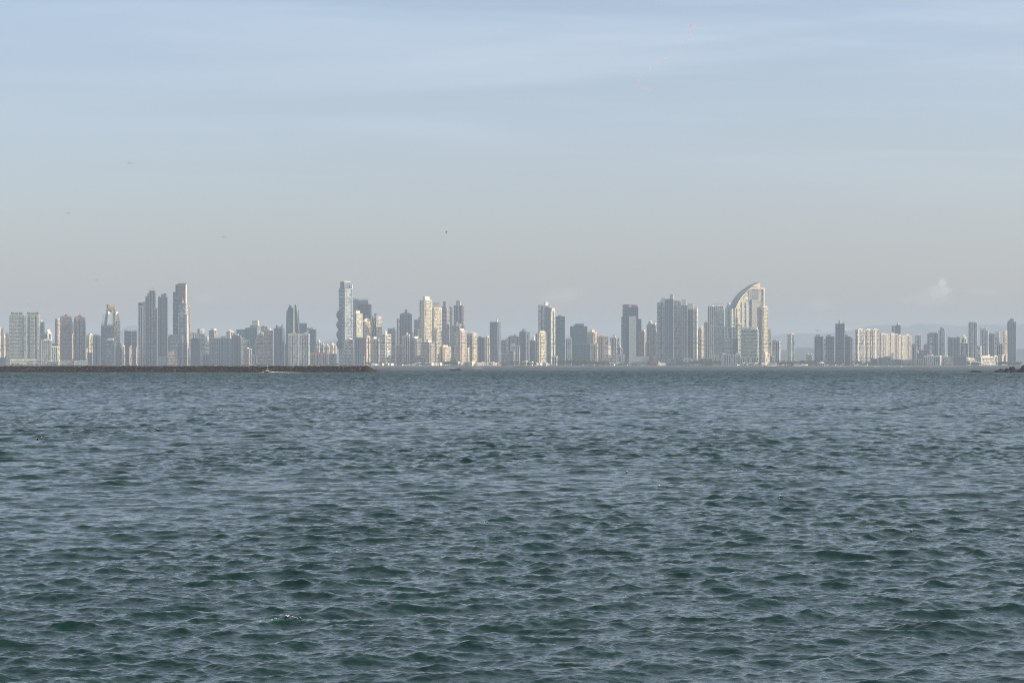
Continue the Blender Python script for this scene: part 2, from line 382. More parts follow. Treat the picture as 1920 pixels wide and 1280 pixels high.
def boulder(px0, px1, py_top, label, seed, prof=None, D=None, name='rock'):
    D = D or DB-25; w = (px1-px0)*K*D/2; h = Z_(py_top, D); cx = X_((px0+px1)/2, D)
    n, m_ = 26, 12; mb = MB(); S = Vector((seed*7.3, seed*1.7, 0))
    for j in range(m_+1):
        a = math.pi/2*j/m_
        for i in range(n):
            b = 2*math.pi*i/n; d = Vector((math.cos(b)*math.cos(a), math.sin(b)*math.cos(a), math.sin(a)))
            k = 1+.30*mnoise.fractal(d*1.7+S, 1, 2, 4); k2 = 1+.22*mnoise.noise(d*4+S)
            x = d.x*w*min(1.0, k*1.02); p = (x/w+1)/2
            hh = h*(np.interp(p, [q_[0] for q_ in prof], [q_[1] for q_ in prof]) if prof else 1)
            z = -.8+(hh+.8)*(d.z**.75)*(k2 if not prof else 1+.12*mnoise.noise(d*5+S))
            mb.v.append((x, d.y*w*.7*k, z))
    for j in range(m_):
        for i in range(n): mb.f.append((j*n+i, j*n+(i+1)%n, (j+1)*n+(i+1)%n, (j+1)*n+i))
    o = mb.build(name, M_ROCK, None, (cx, D, 0)); tag(o, label, 'rock', 'dark rocks standing out of the bay')
boulder(1816, 1843, 694.2, 'flat dark rock awash on its own, away from the other rocks', 1)
boulder(1862, 1881, 694.0, 'low pointed rock, first of the dark rock row at the right edge', 2, D=DB-40)
boulder(1871, 1884, 691.6, 'small peaked dark rock right behind the low first rock of the row', 8, D=DB-15)
boulder(1882, 1894, 690.6, 'small rounded dark rock leaning on the domed rock', 3, D=DB-30)
boulder(1889, 1906, 687.8, 'domed dark rock between the small rocks and the tall one', 4, D=DB-20)
boulder(1902, 1990, 681.0, 'tallest dark rock, cut off by the right edge of the view', 6, prof=[(0,.35),(.03,.62),(.07,.80),(.10,.72),(.16,.90),(.22,1.0),(.5,1.25),(1,.8)], D=DB-5)
# ---------------------------------------------------------------- facade materials
GR = 2.2                      # ground level of the city
_fm = {}
def facade(wall, glass, pu=3.4, du=.55, dv=.52, ph=4.4, mott=.45, rough=.75, grough=.18, metal=0.0):
    key = (wall, glass, pu, du, dv, ph, mott, metal)
    if key in _fm: return _fm[key]
    t = NT('facade_%d' % len(_fm)); uv = t.node('ShaderNodeUVMap'); sp = t.node('ShaderNodeSeparateXYZ'); t.l.new(uv.outputs[0], sp.inputs[0])
    uu = t.math('DIVIDE', sp.outputs[0], pu); vv = t.math('DIVIDE', sp.outputs[1], ph)
    fu, fv = t.math('FRACT', uu), t.math('FRACT', vv)
    mu = t.math('LESS_THAN', t.math('ABSOLUTE', t.math('SUBTRACT', fu, .5)), du/2)
    mv = t.math('LESS_THAN', t.math('ABSOLUTE', t.math('SUBTRACT', fv, .5)), dv/2)
    m = t.math('MULTIPLY', mu, mv)
    cv = t.node('ShaderNodeCombineXYZ'); t.l.new(t.math('FLOOR', uu), cv.inputs[0]); t.l.new(t.math('FLOOR', vv), cv.inputs[1])
    wn_ = t.node('ShaderNodeTexWhiteNoise'); wn_.noise_dimensions = '2D'; t.l.new(cv.outputs[0], wn_.inputs['Vector'])
    g2 = tuple(min(1, c*.4+w*.55) for c, w in zip(glass, wall))
    big = t.noise(uv.outputs[0], .16, 3, .7)
    gl = t.mix(t.math('MULTIPLY', t.math('GREATER_THAN', t.math('ADD', wn_.outputs[0], t.math('SUBTRACT', big, .5)), .68), mott*1.6, None, True), glass, g2)
    tc = t.node('ShaderNodeTexCoord'); st = t.noise(t.mapping(tc.outputs['Object'], (1, 1, .18)), .12, 4, .6)
    wl_ = t.mix(t.ramp(st, .3, .7), tuple(c*.86 for c in wall), tuple(min(1, c*1.08) for c in wall))
    nrm = t.node('ShaderNodeNewGeometry'); sn = t.node('ShaderNodeSeparateXYZ'); t.l.new(nrm.outputs['Normal'], sn.inputs[0])
    side = t.math('LESS_THAN', t.math('ABSOLUTE', sn.outputs[2]), .6); m = t.math('MULTIPLY', m, side)
    c2 = t.node('ShaderNodeCombineXYZ'); t.l.new(t.math('FLOOR', t.math('DIVIDE', sp.outputs[0], 5.2)), c2.inputs[0]); t.l.new(t.math('FLOOR', t.math('DIVIDE', sp.outputs[1], 6.6)), c2.inputs[1])
    w2 = t.node('ShaderNodeTexWhiteNoise'); w2.noise_dimensions = '2D'; t.l.new(c2.outputs[0], w2.inputs['Vector'])
    recess_shade = t.math('MULTIPLY', t.math('GREATER_THAN', w2.outputs[0], 1-.30*min(1, mott*1.8)), t.math('MULTIPLY', side, .72))  # random cells mixed towards glass, balcony recess shade put into the colour
    m = t.math('MAXIMUM', t.math('MULTIPLY', m, t.math('GREATER_THAN', w2.outputs[0], .12)), recess_shade)
    t.l.new(t.mix(m, wl_, gl), t.b.inputs['Base Color'])
    t.l.new(t.mix(m, rough, grough, 'FLOAT'), t.b.inputs['Roughness'])
    if metal: t.l.new(t.math('MULTIPLY', m, metal), t.b.inputs['Metallic'])
    _fm[key] = t.m; return t.m
WHT=(.79,.74,.64); CRM=(.80,.69,.52); PCH=(.76,.62,.50); PNK=(.41,.365,.35); TAN=(.47,.42,.36); GRY=(.40,.40,.39); LGR=(.60,.60,.57); SLT=(.18,.215,.265)
DRK=(.06,.10,.15); BLU=(.19,.25,.31); TEA=(.07,.17,.20); BRN=(.17,.115,.10); GRN=(.42,.50,.45); YLW=(.78,.74,.57)
GD=(.03,.04,.05); GB=(.04,.07,.09); GT=(.02,.085,.105); GG=(.10,.15,.14)
M = {
 'white': facade(WHT, GD), 'whiteh': facade(WHT, GB, 60, 1.0, .48), 'whitew': facade(WHT, GB, 4.2, .8, .6, mott=.6),
 'cream': facade(CRM, GD, 3.2, .42, .45), 'creamg': facade(YLW, GG, 4.5, .7, .6, mott=.7), 'peach': facade(PCH, GD, 3.6, .45, .5), 'pink': facade(PNK, GD, 3.4, .5, .5),
 'pinkh': facade(PNK, GD, 60, 1.0, .45), 'tan': facade(TAN, GD, 3.5, .5, .45), 'tanh': facade(TAN, GD, 60, 1, .45), 'grey': facade(GRY, GD, 3.4, .55, .5), 'greyh': facade(GRY, GD, 60, 1.0, .5),
 'lgrey': facade(LGR, GB, 3.6, .55, .5), 'lgreyh': facade(LGR, GB, 60, 1, .45), 'greyw': facade(GRY, GB, 5.5, .8, .6, mott=.5), 'slate': facade(SLT, GD, 3.2, .6, .55), 'slateh': facade(SLT, GD, 60, 1.0, .55),
 'dark': facade(DRK, GD, 3.2, .8, .8), 'blue': facade(BLU, GB, 3.6, .6, .55), 'bluew': facade((.42,.50,.54), GB, 4.4, .8, .6, mott=.3), 'blueg': facade(BLU, GB, 3.0, .85, .75, metal=.25), 'teal': facade(TEA, GT, 3.0, .85, .8, metal=.25),
 'tealw': facade(GRN, GT, 4.4, .75, .62, mott=.6), 'brown': facade(BRN, (.05,.035,.035), 3.0, .8, .6), 'green': facade(GRN, GT, 5, .7, .55, mott=.7),
}
PL = dict(white=plain('white_plaster', WHT, .8), cream=plain('cream_plaster', CRM, .8), peach=plain('peach_plaster', PCH, .8), grey=plain('grey_concrete', GRY, .85), lgrey=plain('pale_concrete', LGR, .85),
  slate=plain('slate_cladding', SLT, .6), dark=plain('dark_cladding', (.05,.06,.07), .5), teal=plain('teal_panel', TEA, .35), pink=plain('pink_plaster', PNK, .8), brown=plain('brown_cladding', BRN, .5),
  red=plain('red_roof_tile', (.36,.08,.05), .8), rust=plain('dark_red_tile', (.20,.07,.06), .8), gold=plain('golden_cladding', (.72,.40,.10), .45), glass=plain('dark_glass', GD, .12, .1), tglass=plain('teal_glass', GT, .12, .1),
  bglass=plain('blue_glass', GB, .12, .1), tan=plain('tan_plaster', TAN, .85), green=plain('green_cladding', (.14,.18,.16), .6), palemetal=plain('pale_metal_panel', (.80,.83,.82), .35, .08, .2, .6), steel=plain('steel_mast', (.3,.3,.3), .5), blue=plain('blue_cladding', BLU, .6))
FIN = {'white':('white','glass'),'whiteh':('white','bglass'),'whitew':('white','bglass'),'cream':('cream','glass'),'creamg':('cream','tglass'),'peach':('peach','glass'),'pink':('pink','glass'),'pinkh':('pink','glass'),
 'tan':('tan','glass'),'tanh':('tan','glass'),'grey':('grey','glass'),'greyh':('grey','glass'),'lgrey':('lgrey','bglass'),'lgreyh':('lgrey','bglass'),'greyw':('grey','bglass'),'slate':('slate','glass'),'slateh':('slate','glass'),
 'dark':('dark','glass'),'blue':('blue','bglass'),'blueg':('blue','bglass'),'bluew':('lgrey','bglass'),'teal':('teal','tglass'),'tealw':('white','tglass'),'brown':('brown','glass'),'green':('green','tglass')}
ROWD = [7000, 7320, 7700, 8100, 8500, 8950, 9400]

def roof_bits(root, spec, w, dp, zt, S, fin):
    """spec: pieces separated by spaces, each kind+a-b:h[colour]; a,b are fractions of the front width, h in photo pixels"""
    for tok in spec.split():
        k = tok[0]; rest = tok[1:]; rng_, hh = rest.split(':'); colr = fin
        hs_ = ''.join(c for c in hh if c in '0123456789.'); cs = hh[len(hs_):]
        if cs: colr = {'w':'white','r':'red','u':'rust','c':'cream','g':'grey','d':'dark','s':'slate','t':'teal','n':'green','p':'peach','l':'lgrey','o':'gold','b':'brown'}[cs]
        h = float(hs_)*S; a, b = (float(q_) for q_ in rng_.split('-')); x0, x1 = -w/2+a*w, -w/2+b*w; cx = (x0+x1)/2; y0, y1 = -dp*.32, dp*.32
        m = MB(); mat = PL[colr]
        if k == 'b': m.box(x0, x1, y0, y1, zt-.5, zt+h); m.box(x0-.4, x1+.4, y0-.4, y1+.4, zt+h-.6, zt+h+.2); nm = 'roof_house'
        elif k == 'p': m.pyr(x0, x1, -dp*.5, dp*.5, zt+.02, zt+h); nm = 'pyramid_roof'
        elif k == 'h': m.pyr(x0, x1, -dp*.5, dp*.5, zt+.02, zt+h, .55); nm = 'hip_roof'
        elif k == 's': m.cyl(cx, 0, max(.7, (x1-x0)/2), zt-.3, zt+h*.3, 8, max(.4, (x1-x0)/3)); m.cyl(cx, 0, max(.35, (x1-x0)/3), zt+h*.3, zt+h, 8, .12); nm = 'spire'
        elif k == 'd': m.dome(cx, 0, (x1-x0)/2, zt-.3, h); nm = 'dome'
        elif k == 'c': m.cyl(cx, 0, (x1-x0)/2, zt-.3, zt+h, 14); m.dome(cx, 0, (x1-x0)/2*.9, zt+h, h*.35); nm = 'water_tank'
        elif k == 'g': m.xz([(x0, zt), (x1, zt), (cx, zt+h)], y0*1.5, y1*1.5); nm = 'gable_roof'
        elif k == 'l': m.xz([(x0, zt-.4), (x1, zt-.4), (x1, zt+h*.15), (x0, zt+h)], y0, y1); nm = 'slanted_crown'
        elif k == 'r': m.xz([(x0, zt-.4), (x1, zt-.4), (x1, zt+h), (x0, zt+h*.15)], y0, y1); nm = 'slanted_crown'
        elif k == 'm': 
            m.box(cx-.35, cx+.35, -.35, .35, zt-.3, zt+h)
            for q_ in range(4): m.box(cx-1.1+.2*q_, cx+1.1-.2*q_, -.2, .2, zt+h*(.2+.2*q_), zt+h*(.2+.2*q_)+.5)
            nm = 'antenna_mast'
        elif k == 'f':  # open frame
            for xx in (x0, cx, x1): m.box(xx-.5, xx+.5, y0, y0+1, zt-.3, zt+h-1)
            m.box(x0-.5, x1+.5, y0-.2, y1, zt+h-1.2, zt+h); nm = 'roof_frame'
        elif k == 'a':  # row of arches standing on the roof edge
            n = 5; ww = (x1-x0)/n
            for q_ in range(n+1): m.box(x0+q_*ww-.7, x0+q_*ww+.7, -dp*.5, -dp*.5+1.2, zt-.3, zt+h*.8)
            for q_ in range(n):
                xa_, xb_ = x0+q_*ww, x0+(q_+1)*ww; P = [(xa_, zt+h*.62)]
                P += [(xa_+ww*(.5-.5*math.cos(math.pi*j/6)), zt+h*(.62+.24*math.sin(math.pi*j/6))) for j in range(7)]+[(xb_, zt+h*.62), (xb_, zt+h), (xa_, zt+h)]
                m.xz([(p[0], p[1]) for p in P[1:-3]]+[(xb_, zt+h), (xa_, zt+h)], -dp*.5-.05, -dp*.5+1.0)
            nm = 'arched_crown'
        m.build(nm, mat, root)

def balcony_stack(root, x0, x1, yf, z0, z1, out, fl, mat, axis='x', sgn=-1):
    m = MB(); n = int((z1-z0)/fl)
    def bx(a, b, c, d, e, f):
        if axis == 'x': m.box(a, b, min(c, d), max(c, d), e, f)
        else: m.box(min(c, d), max(c, d), a, b, e, f)
    for i in range(n):
        z = z0+i*fl
        bx(x0, x1, yf-.1*sgn*-1 if False else yf, yf+sgn*out, z, z+.55)
        bx(x0+.02, x1-.02, yf+sgn*(out-.14), yf+sgn*(out-.02), z+.55, z+1.5)
    bx(x0-.22, x0-.02, yf, yf+sgn*out*.8, z0, z1); bx(x1+.02, x1+.22, yf, yf+sgn*out*.8, z0, z1)
    m.build('balcony_stack', mat, root)

NB = 0
def T(x0, x1, yt, row, mat, label, roof='', s=.84, style='res', lit=0, cat='tower', name=None, fl=4.4, grp=None, base=GR, side=None, jit=None, cap=1, D=None):
    """a tower seen between photo columns x0 and x1; s = share of that width taken by the front face; lit=1 turns the front towards the sun"""
    global NB; NB += 1
    rnd = random.Random(NB*17+3)
    D = D or ROWD[row]+(jit if jit is not None else rnd.uniform(-90, 90))
    S = K*D; A = (x1-x0)*S; xc = (x0+x1)/2
    if s >= .999: rel = 0.0; w = A; dp = min(max(A*.7, 10), 34)
    else:
        r = min(R(52), math.atan((1-s)/(.62*s))); w = s*A/math.cos(r); dp = (1-s)*A/math.sin(r); rel = r
    if lit: rel = R(42); w = s*A/math.cos(rel); dp = (1-s)*A/math.sin(rel)
    az = math.atan(X_(xc, D)/D); rot = -(rel+az) if not lit else (rel-az)
    # centre so that the silhouette spans x0..x1
    ht = Z_(yt, D)-base
    depth_half = (w*math.sin(abs(rel))+dp*math.cos(rel))/2
    root = empty(name or ('apartment_tower' if style in ('res', 'pier') else 'office_tower' if style in ('glass', 'band', 'plain') else 'building'), (X_(xc, D), D+depth_half*.2, base), rot)
    tag(root, label, cat, grp)
    fin, gl = FIN[mat]; z1 = ht
    b = MB().box(-w/2, w/2, -dp/2, dp/2, 0, z1).build('wall', M[mat], root)
    if cap: MB().box(-w/2-.35, w/2+.35, -dp/2-.35, dp/2+.35, z1, z1+1.1).build('parapet', PL[fin], root)
    yf = -dp/2
    lside = 1 if not lit else -1      # which end face is seen beside the front
    if style == 'res':
        n = max(2, min(7, int(w/6.5))); bw_ = w/n; pat = [rnd.choice('bwbp') for _ in range(n)]
        pat = pat[:(n+1)//2]+pat[:n//2][::-1]
        for i, c in enumerate(pat):
            xa_, xb_ = -w/2+i*bw_, -w/2+(i+1)*bw_
            if c == 'b': balcony_stack(root, xa_+bw_*.14, xb_-bw_*.14, yf, 4, z1-2.5, 2.0, fl, PL[fin])
            elif c == 'w': MB().box(xa_+bw_*.3, xb_-bw_*.3, yf-.35, yf+.01, 5, z1-3).build('window_strip', PL[gl], root)
            else: MB().box(xa_+bw_*.32, xa_+bw_*.68, yf-1.3, yf+.01, 0, z1+.7).build('pier', PL[fin], root)
    elif style == 'pier':
        n = max(2, min(8, int(w/5)));
        for i in range(n+1):
            xx = -w/2+w*i/n; xx = min(max(xx, -w/2+.9), w/2-.9)
            MB().box(xx-.85, xx+.85, yf-1.1, yf+.01, 0, z1+.6).build('pier', PL[fin], root)
        for i in range(n):
            if rnd.random() < .5: MB().box(-w/2+w*(i+.3)/n, -w/2+w*(i+.7)/n, yf-.3, yf+.01, 4, z1-3).build('window_strip', PL[gl], root)
    elif style == 'glass':
        n = max(2, min(6, int(w/8)))
        for i in range(1, n): MB().box(-w/2+w*i/n-.3, -w/2+w*i/n+.3, yf-.5, yf+.01, 0, z1-1).build('mullion', PL[fin], root)
    elif style == 'band':
        m = MB(); nfl = int(z1/(fl*2))
        for i in range(nfl): m.box(-w/2-.3, w/2+.3, yf-.9, yf+.3, 3+i*fl*2, 3+i*fl*2+1.5)
        m.box(-w/2+.2, -w/2+1.2, yf-1.2, yf+.3, 0, z1); m.box(w/2-1.2, w/2-.2, yf-1.2, yf+.3, 0, z1)
        m.build('sunshade_bands', PL[fin], root)
    if side is None: side = 'w' if style in ('res', 'pier') and s < .93 else ''
    if side and s < .999:
        xs_ = lside*w/2
        def sb(nm, ya, yb, out, mt, za=3, zb=z1-2): MB().box(min(xs_-.01*lside, xs_+lside*out), max(xs_-.01*lside, xs_+lside*out), ya, yb, za, zb).build(nm, mt, root)
        if side == 'w': sb('window_strip', -dp*.16, dp*.16, .3, PL[gl])
        elif side == 'b': balcony_stack(root, -dp*.36, dp*.36, xs_, 4, z1-2.5, 1.6, fl, PL[fin], 'y', lside)
        elif side == 'p':
            sb('pier', -dp*.5+.1, -dp*.5+1.8, 1.0, PL[fin], 0, z1+.5); sb('pier', dp*.5-1.8, dp*.5-.1, 1.0, PL[fin], 0, z1+.5)
    if roof: roof_bits(root, roof, w, dp, z1+(1.1 if cap else 0), S, fin)
    return root
# ---------------------------------------------------------------- the towers, left to right
T(-6,6,615,4,'cream','cream tower cut by the left edge of the view',s=.5,side='w')
T(6,11,632,3,'cream','narrow cream tower second from the left edge',s=.4,roof='b.2-.7:4')
T(10,16.5,626,4,'white','pale mottled block touching the first green glass twin',s=.5,roof='b.2-.7:3')
def twin_green(x0,x1,label):
    r = T(x0,x1,591,2,'tealw',label,s=.93,style='res',roof='b.1-.32:5n b.4-.6:4n b.68-.92:5n',grp='twin green glass towers',side='b',jit=0)
    return r
twin_green(17,44.5,'left one of the twin green glass towers with dark roof blocks')
twin_green(48,74.5,'right one of the twin green glass towers, mast behind it')
T(44,52,594,4,'lgrey','pale slab seen in the gap between the green glass twins',s=1,style='plain',roof='')
T(73,83.5,604,4,'teal','teal glass tower just right of the green glass twins',s=.8,style='glass',roof='b.1-.5:4w')
T(74,88,626,3,'slate','low slate block between green twins and stepped white tower',s=1,roof='b.4-.8:2')
T(84,97.5,625,3,'white','white stepped tower behind the small green glass pair',s=.35,roof='b.25-.6:7w b.6-.9:3w')
T(77,97,638,1,'tealw','taller green glass block of the small pair, white cap',s=.92,style='pier',roof='b.3-.98:2.5w')
T(96,108,651,1,'tealw','shorter green glass block of the small pair, white cap',s=.95,style='pier',roof='b.0-.95:2.2w')
T(95.5,104,645,2,'slate','dark stub rising behind the shorter green glass block',s=1,style='plain')
T(103,113.5,598,3,'peach','sunlit cream side tower leaning on the first red pyramid tower',s=.45,side='b')
T(112.5,134.5,595,2,'pink','left pinkish grey tower with a red pyramid roof',roof='b.0-1:1.2 p.28-.72:6.5u b.08-.3:2 b.72-.92:2',s=.95,grp='two towers with red pyramid roofs',jit=0)
T(134,139,604,3,'grey','grey slab between the two red pyramid towers',s=1,style='plain')
T(134.5,139.5,626,2,'cream','thin sunlit slab low between the red pyramid towers',s=.4,jit=90)
T(138.5,160.3,596,2,'pink','right pinkish grey tower with a dark red pyramid roof',roof='b.0-1:1.2 p.26-.74:6.8u b.08-.3:1.6 b.7-.92:1.6',s=.96,grp='two towers with red pyramid roofs',jit=0)
T(112,139,676,1,'pink','pinkish podium block below the left red pyramid tower',s=1,style='band',cat='building',jit=-60)
T(139.5,163,677,1,'tealw','green grey podium below the right red pyramid tower',s=1,style='band',cat='building',jit=-60)
T(159,165,654,3,'peach','small sunlit block beside the right red pyramid tower',s=.3)
T(161.5,167,630,4,'blue','thin blue grey slab before the left hill',s=1,style='plain')
T(165,173.5,628,3,'cream','slim sunlit cream tower with a domed tank, left of dark slab',s=.35,roof='b.15-.85:1.6w c.3-.7:2.4w')
T(164,173,661,2,'blue','low blue block in front of the slim domed cream tower',s=1)
T(173.5,188.5,630,2,'slate','slate residential tower left of the golden crowned tower',s=.93,roof='b.15-.75:1.5')
T(193.5,216,638.5,1,'blueg','blue glass block standing before the golden crowned tower',s=.93,style='glass',roof='b.05-.35:1.6 b.35-.85:4l',side='',jit=-60)
T(216,229,652,2,'blue','small blue grey block right of the golden crowned tower',s=.95,roof='b.2-.7:3')
T(218,228,643,4,'grey','grey block peeping over the small blue grey block',s=.9,roof='b.5-.8:2')
T(228.5,234.5,648,1,'cream','thin bright cream tower with a small tank beside the banded pair',s=.3,roof='c.25-.7:2w')
T(233,246.5,621,2,'slateh','left tower of the pair with white floor bands',s=.95,style='band',roof='b.1-.5:1.5w',grp='pair of banded towers')
T(246.5,256.5,621,2,'slateh','right tower of the pair with white floor bands',s=.95,style='band',roof='b.4-.9:1.5w',grp='pair of banded towers',jit=30)
T(242.5,246.5,649,1,'peach','sunlit sliver of a tower before the banded pair',s=.35)
T(255.5,259,650,1,'peach','sunlit sliver between banded pair and the dark stepped cluster',s=.35)
# dark stepped cluster
T(259,268.3,574,2,'greyw','slim grey tower with a dark cap, first of the stepped cluster',s=.9,style='pier',roof='b.0-1:6d',jit=-60)
T(268,273,566,3,'slate','dark slab squeezed inside the stepped cluster',s=1,style='plain')
T(272.5,283,556,2,'slate','lower shoulder tower of the stepped cluster',s=.95,style='pier',roof='b.35-.98:6',jit=30)
T(280,291.5,545,2,'greyw','tallest tower of the stepped cluster with an open frame on top',s=.9,style='res',roof='f.05-.9:4.5l',jit=-40)
T(290.5,295.3,578,3,'slate','thin dark slab right of the stepped cluster top',s=1,style='pier')
T(296,315,557.5,2,'slate','dark broad tower with a roof block next to the stepped cluster',s=.93,style='pier',roof='b.1-.2:2 b.33-.6:5.5t b.6-.85:7t',jit=0)
T(296.8,314.5,669,1,'blue','blue podium below the dark broad tower',s=1,style='band',cat='building')
T(314.5,325,630,3,'slate','dark block with a cream roof slab left of the brown topped tower',s=.9,roof='b.1-.9:3c')
T(318.5,334,628,2,'blueg','blue glass block low against the brown topped tower',s=1,style='glass',jit=-80)
T(314.5,331.5,659,1,'tanh','beige banded office block below the brown topped tower',s=1,style='band',cat='office block')
T(352,356.5,574,3,'peach','pale vertical slab right behind the brown topped tower',s=.5)
T(355,370.5,623,4,'lgrey','pale vertically striped slab behind the dark cube',s=1,style='pier')
T(357.5,376.5,636,2,'dark','dark blue cube block right of the brown topped tower',s=.9,style='plain',roof='b.1-.8:1.5')
T(370,383.5,617,3,'lgrey','half shaded tower with a bright white end wall',s=.42,style='plain',side='')
T(383,392.5,631,4,'white','small pale tower behind a pinkish low block',s=.6,style='plain')
T(380,393,664,2,'pink','pinkish low block below the small pale tower',s=.8,roof='b.3-.7:2')
T(391.5,409.5,619.5,3,'grey','grey and cream block with a cream roof house',s=.55,roof='b.3-.75:3c',style='plain')
T(392.5,414,634,2,'greyw','wide grey gridded block before the cream roof house',s=.95,style='pier')
T(413,434,635,2,'blue','blue grey block with cream right edge beside the gridded block',s=.82,style='pier',roof='b.0-.5:4g',side='b')
T(424,438,622,3,'cream','cream stepped tower top between the blue grey block and dark slab',s=.5,roof='b.2-.5:3 b.5-.9:1.5')
T(434.5,453,629,2,'slate','slate block with a bright cream right edge',s=.86,style='pier',roof='b.1-.3:4 b.45-.7:2w',jit=60,side='')
T(452,458.5,633,3,'lgrey','pale narrow slab between slate block and white framed block',s=1,style='plain')
T(443,461,618,4,'teal','dark teal block with two thin masts on its roof',s=1,style='glass',roof='m.02-.08:6w m.8-.85:6w')
T(459,482.5,615.5,3,'teal','teal glass office block with a small red sign',s=.96,style='glass',roof='b.1-.9:.8')
T(459,467.5,637,2,'lgrey','white framed narrow block before the teal glass office',s=1,style='pier')
T(468,487,610,4,'greyh','banded tower with a beige top box, rising behind teal glass',s=.8,style='band',roof='b.25-.95:8.5p')
T(478,486.5,637,2,'lgrey','white striped narrow block left of the banded pinkish towers',s=1,style='pier',jit=50)
T(456.5,472,654,1,'pink','small grey block with a bright cream right end',s=.68,roof='b.3-.6:2w')
T(471.5,481,666,1,'grey','low grey block right of the small block with cream end',s=1,cat='building')
T(480,494.5,629,2,'pinkh','pinkish banded tower low beside the taller grey banded one',s=.93,style='band',roof='b.3-.7:2',jit=-60)
T(486.5,494,624,3,'cream','small cream tower head behind the pinkish banded tower',s=.6,roof='d.3-.7:2w')
T(488.5,501,613,4,'slate','slate slab with a slanted top behind the grey banded tower',s=1,style='plain',roof='r.0-.6:3')
T(494,512.5,620,2,'pinkh','grey pink banded tower with white domes on its roof',s=.95,style='band',roof='d.5-.8:5w b.15-.5:2.5 b.05-.12:3.5',jit=40)
T(513.5,534.5,616,2,'blue','blue grey tower with two dark horns and a cream striped end',s=.78,style='pier',roof='b.05-.9:2l l.18-.5:8s r.6-.92:8s',jit=10,side='b')
T(533.5,540.5,645,3,'pink','small pinkish tower between the horned and twin peaked towers',s=.8)
# around the twin-peaked tower
T(540,560.5,628,2,'lgrey','left half of the wide striped block with a reddish crown',s=.97,style='pier',roof='b.02-.98:2p b.3-.7:4',jit=-30,grp='striped blocks with reddish crowns')
T(561.5,580.5,627.5,2,'lgrey','right half of the wide striped block, bright right edge',s=.9,style='pier',roof='b.02-.98:1.6p b.5-.66:4',jit=-10,side='',grp='striped blocks with reddish crowns')
T(560,575,607,4,'teal','dark teal tower behind the twin peaked tower',s=1,style='glass',roof='b.1-.95:.7')
T(573,587,615,5,'green','green grey block under a white slanted roof ornament',s=1,style='plain',roof='r.0-.5:4w l.5-.95:6w')
T(579.5,593,618,4,'teal','teal glass tower right of the white roof ornament',s=.78,style='glass',side='',jit=-60)
T(589,596,646,3,'lgrey','narrow pale block left of the small white residential towers',s=.8)
T(594,602,641,3,'white','small white residential tower with a roof house, left one',s=.6,roof='b.15-.6:4w',jit=60)
T(601,610,647,3,'lgrey','middle one of the small white residential towers',s=.7,roof='b.3-.6:3')
T(609,618,648,3,'white','small white residential tower with round tank',s=.6,roof='c.3-.6:2w')
T(617,631,647,3,'cream','twin fronted white block just left of the wavy tower',s=.55,style='pier',roof='b.05-.5:3.5w',jit=-50)
for i,(a,b,w_) in enumerate(((581,592.5,'leftmost'),(593.5,604,'middle'),(604,616,'rightmost'))):
    T(a,b,664,1,'pink','%s of the three low pinkish blocks with red roofs'%w_,s=.95,style='pier',roof='h.0-1:3r',cat='building',grp='low pinkish blocks with red roofs',jit=0)
T(616,631,663,1,'grey','low grey block between the red roofs and the wavy tower',s=.9,roof='b.1-.5:2.5')
# around the wavy tower
T(662,690,563,4,'blue','tall blue grey slab with a framed top behind the dark tower',s=1,style='pier',roof='b.0-.35:2 f.4-.98:2g')
T(671,697,572,3,'dark','dark blue tower with a thin sunlit right edge',s=.92,style='glass',roof='b.2-.8:4s b.0-1:1s',side='')
T(662,679.5,588,2,'creamg','cream tower with a stepped crown and spire next to the wavy tower',s=.35,roof='b.0-.6:5c s.22-.34:12c',side='p',fl=3.6,jit=40)
T(678.5,698.5,603,2,'cream','shorter cream tower with a small spire',s=.35,roof='h.1-.6:5c s.3-.38:13c',side='b',jit=90)
T(697,716.5,593.5,2,'white','white banded tower with a grey roof block, right of the spires',s=.45,roof='b.3-.75:5s',side='b',jit=100)
T(664,684,633.5,1,'slate','shaded grey block in front of the cream spired tower',s=1,style='pier',roof='b.1-.4:1.2')
T(683,694.5,632,1,'peach','bright peach tower with a rounded white crown',s=.4,roof='b.0-1:2p d.1-.6:3.5w',side='w',jit=-40)
T(694,712.5,636,1,'white','white and grey tower right of the bright peach one',s=.55,style='res',roof='b.3-.5:4w',jit=30)
T(646,664,637,1,'lgreyh','shaded rounded block at the foot of the wavy tower',s=.95,style='band',roof='d.2-.8:4l',cat='building')
T(712,733.5,627,1,'whiteh','white balcony striped tower with a big white tank',s=.5,style='band',roof='c.3-.6:5w',side='b',jit=0)
T(727,743,617,2,'pinkh','grey pink banded tower with thin sunlit right edge',s=.9,style='band',roof='b.0-.4:1 b.6-.95:2',side='b')
T(743.5,751,597.5,3,'lgrey','slim grey striped tower left of the hip roofed dark tower',s=1,style='pier')
T(749.5,772.5,590,2,'slate','dark tower with hipped top and small chimney block',s=.9,style='pier',roof='h.0-1:3s b.42-.58:9s',jit=60)
T(743,754.5,648,1,'grey','low grey block with a cream roof edge below the hip roofed tower',s=.9,roof='b.0-.9:1.5c',jit=70)
T(754,769,630,1,'lgrey','white framed grey tower with two roof posts',s=.92,style='pier',roof='b.5-.7:6w b.8-.95:3w')
T(776,788,601,4,'slateh','dark banded tower head left of the bright yellowish tower',s=1,style='band',roof='b.1-.6:1.5s b.65-.95:5s')
T(776,788,619,3,'pink','pinkish tower shoulder under the dark banded head',s=.6)
T(771.5,777.5,623,4,'lgrey','pale narrow tower left of the pinkish shoulder',s=1,style='plain')
T(770,790.5,635,1,'greyw','grey tower with a mottled white right half',s=.45,style='res',roof='b.35-.55:4w',side='b',jit=60)
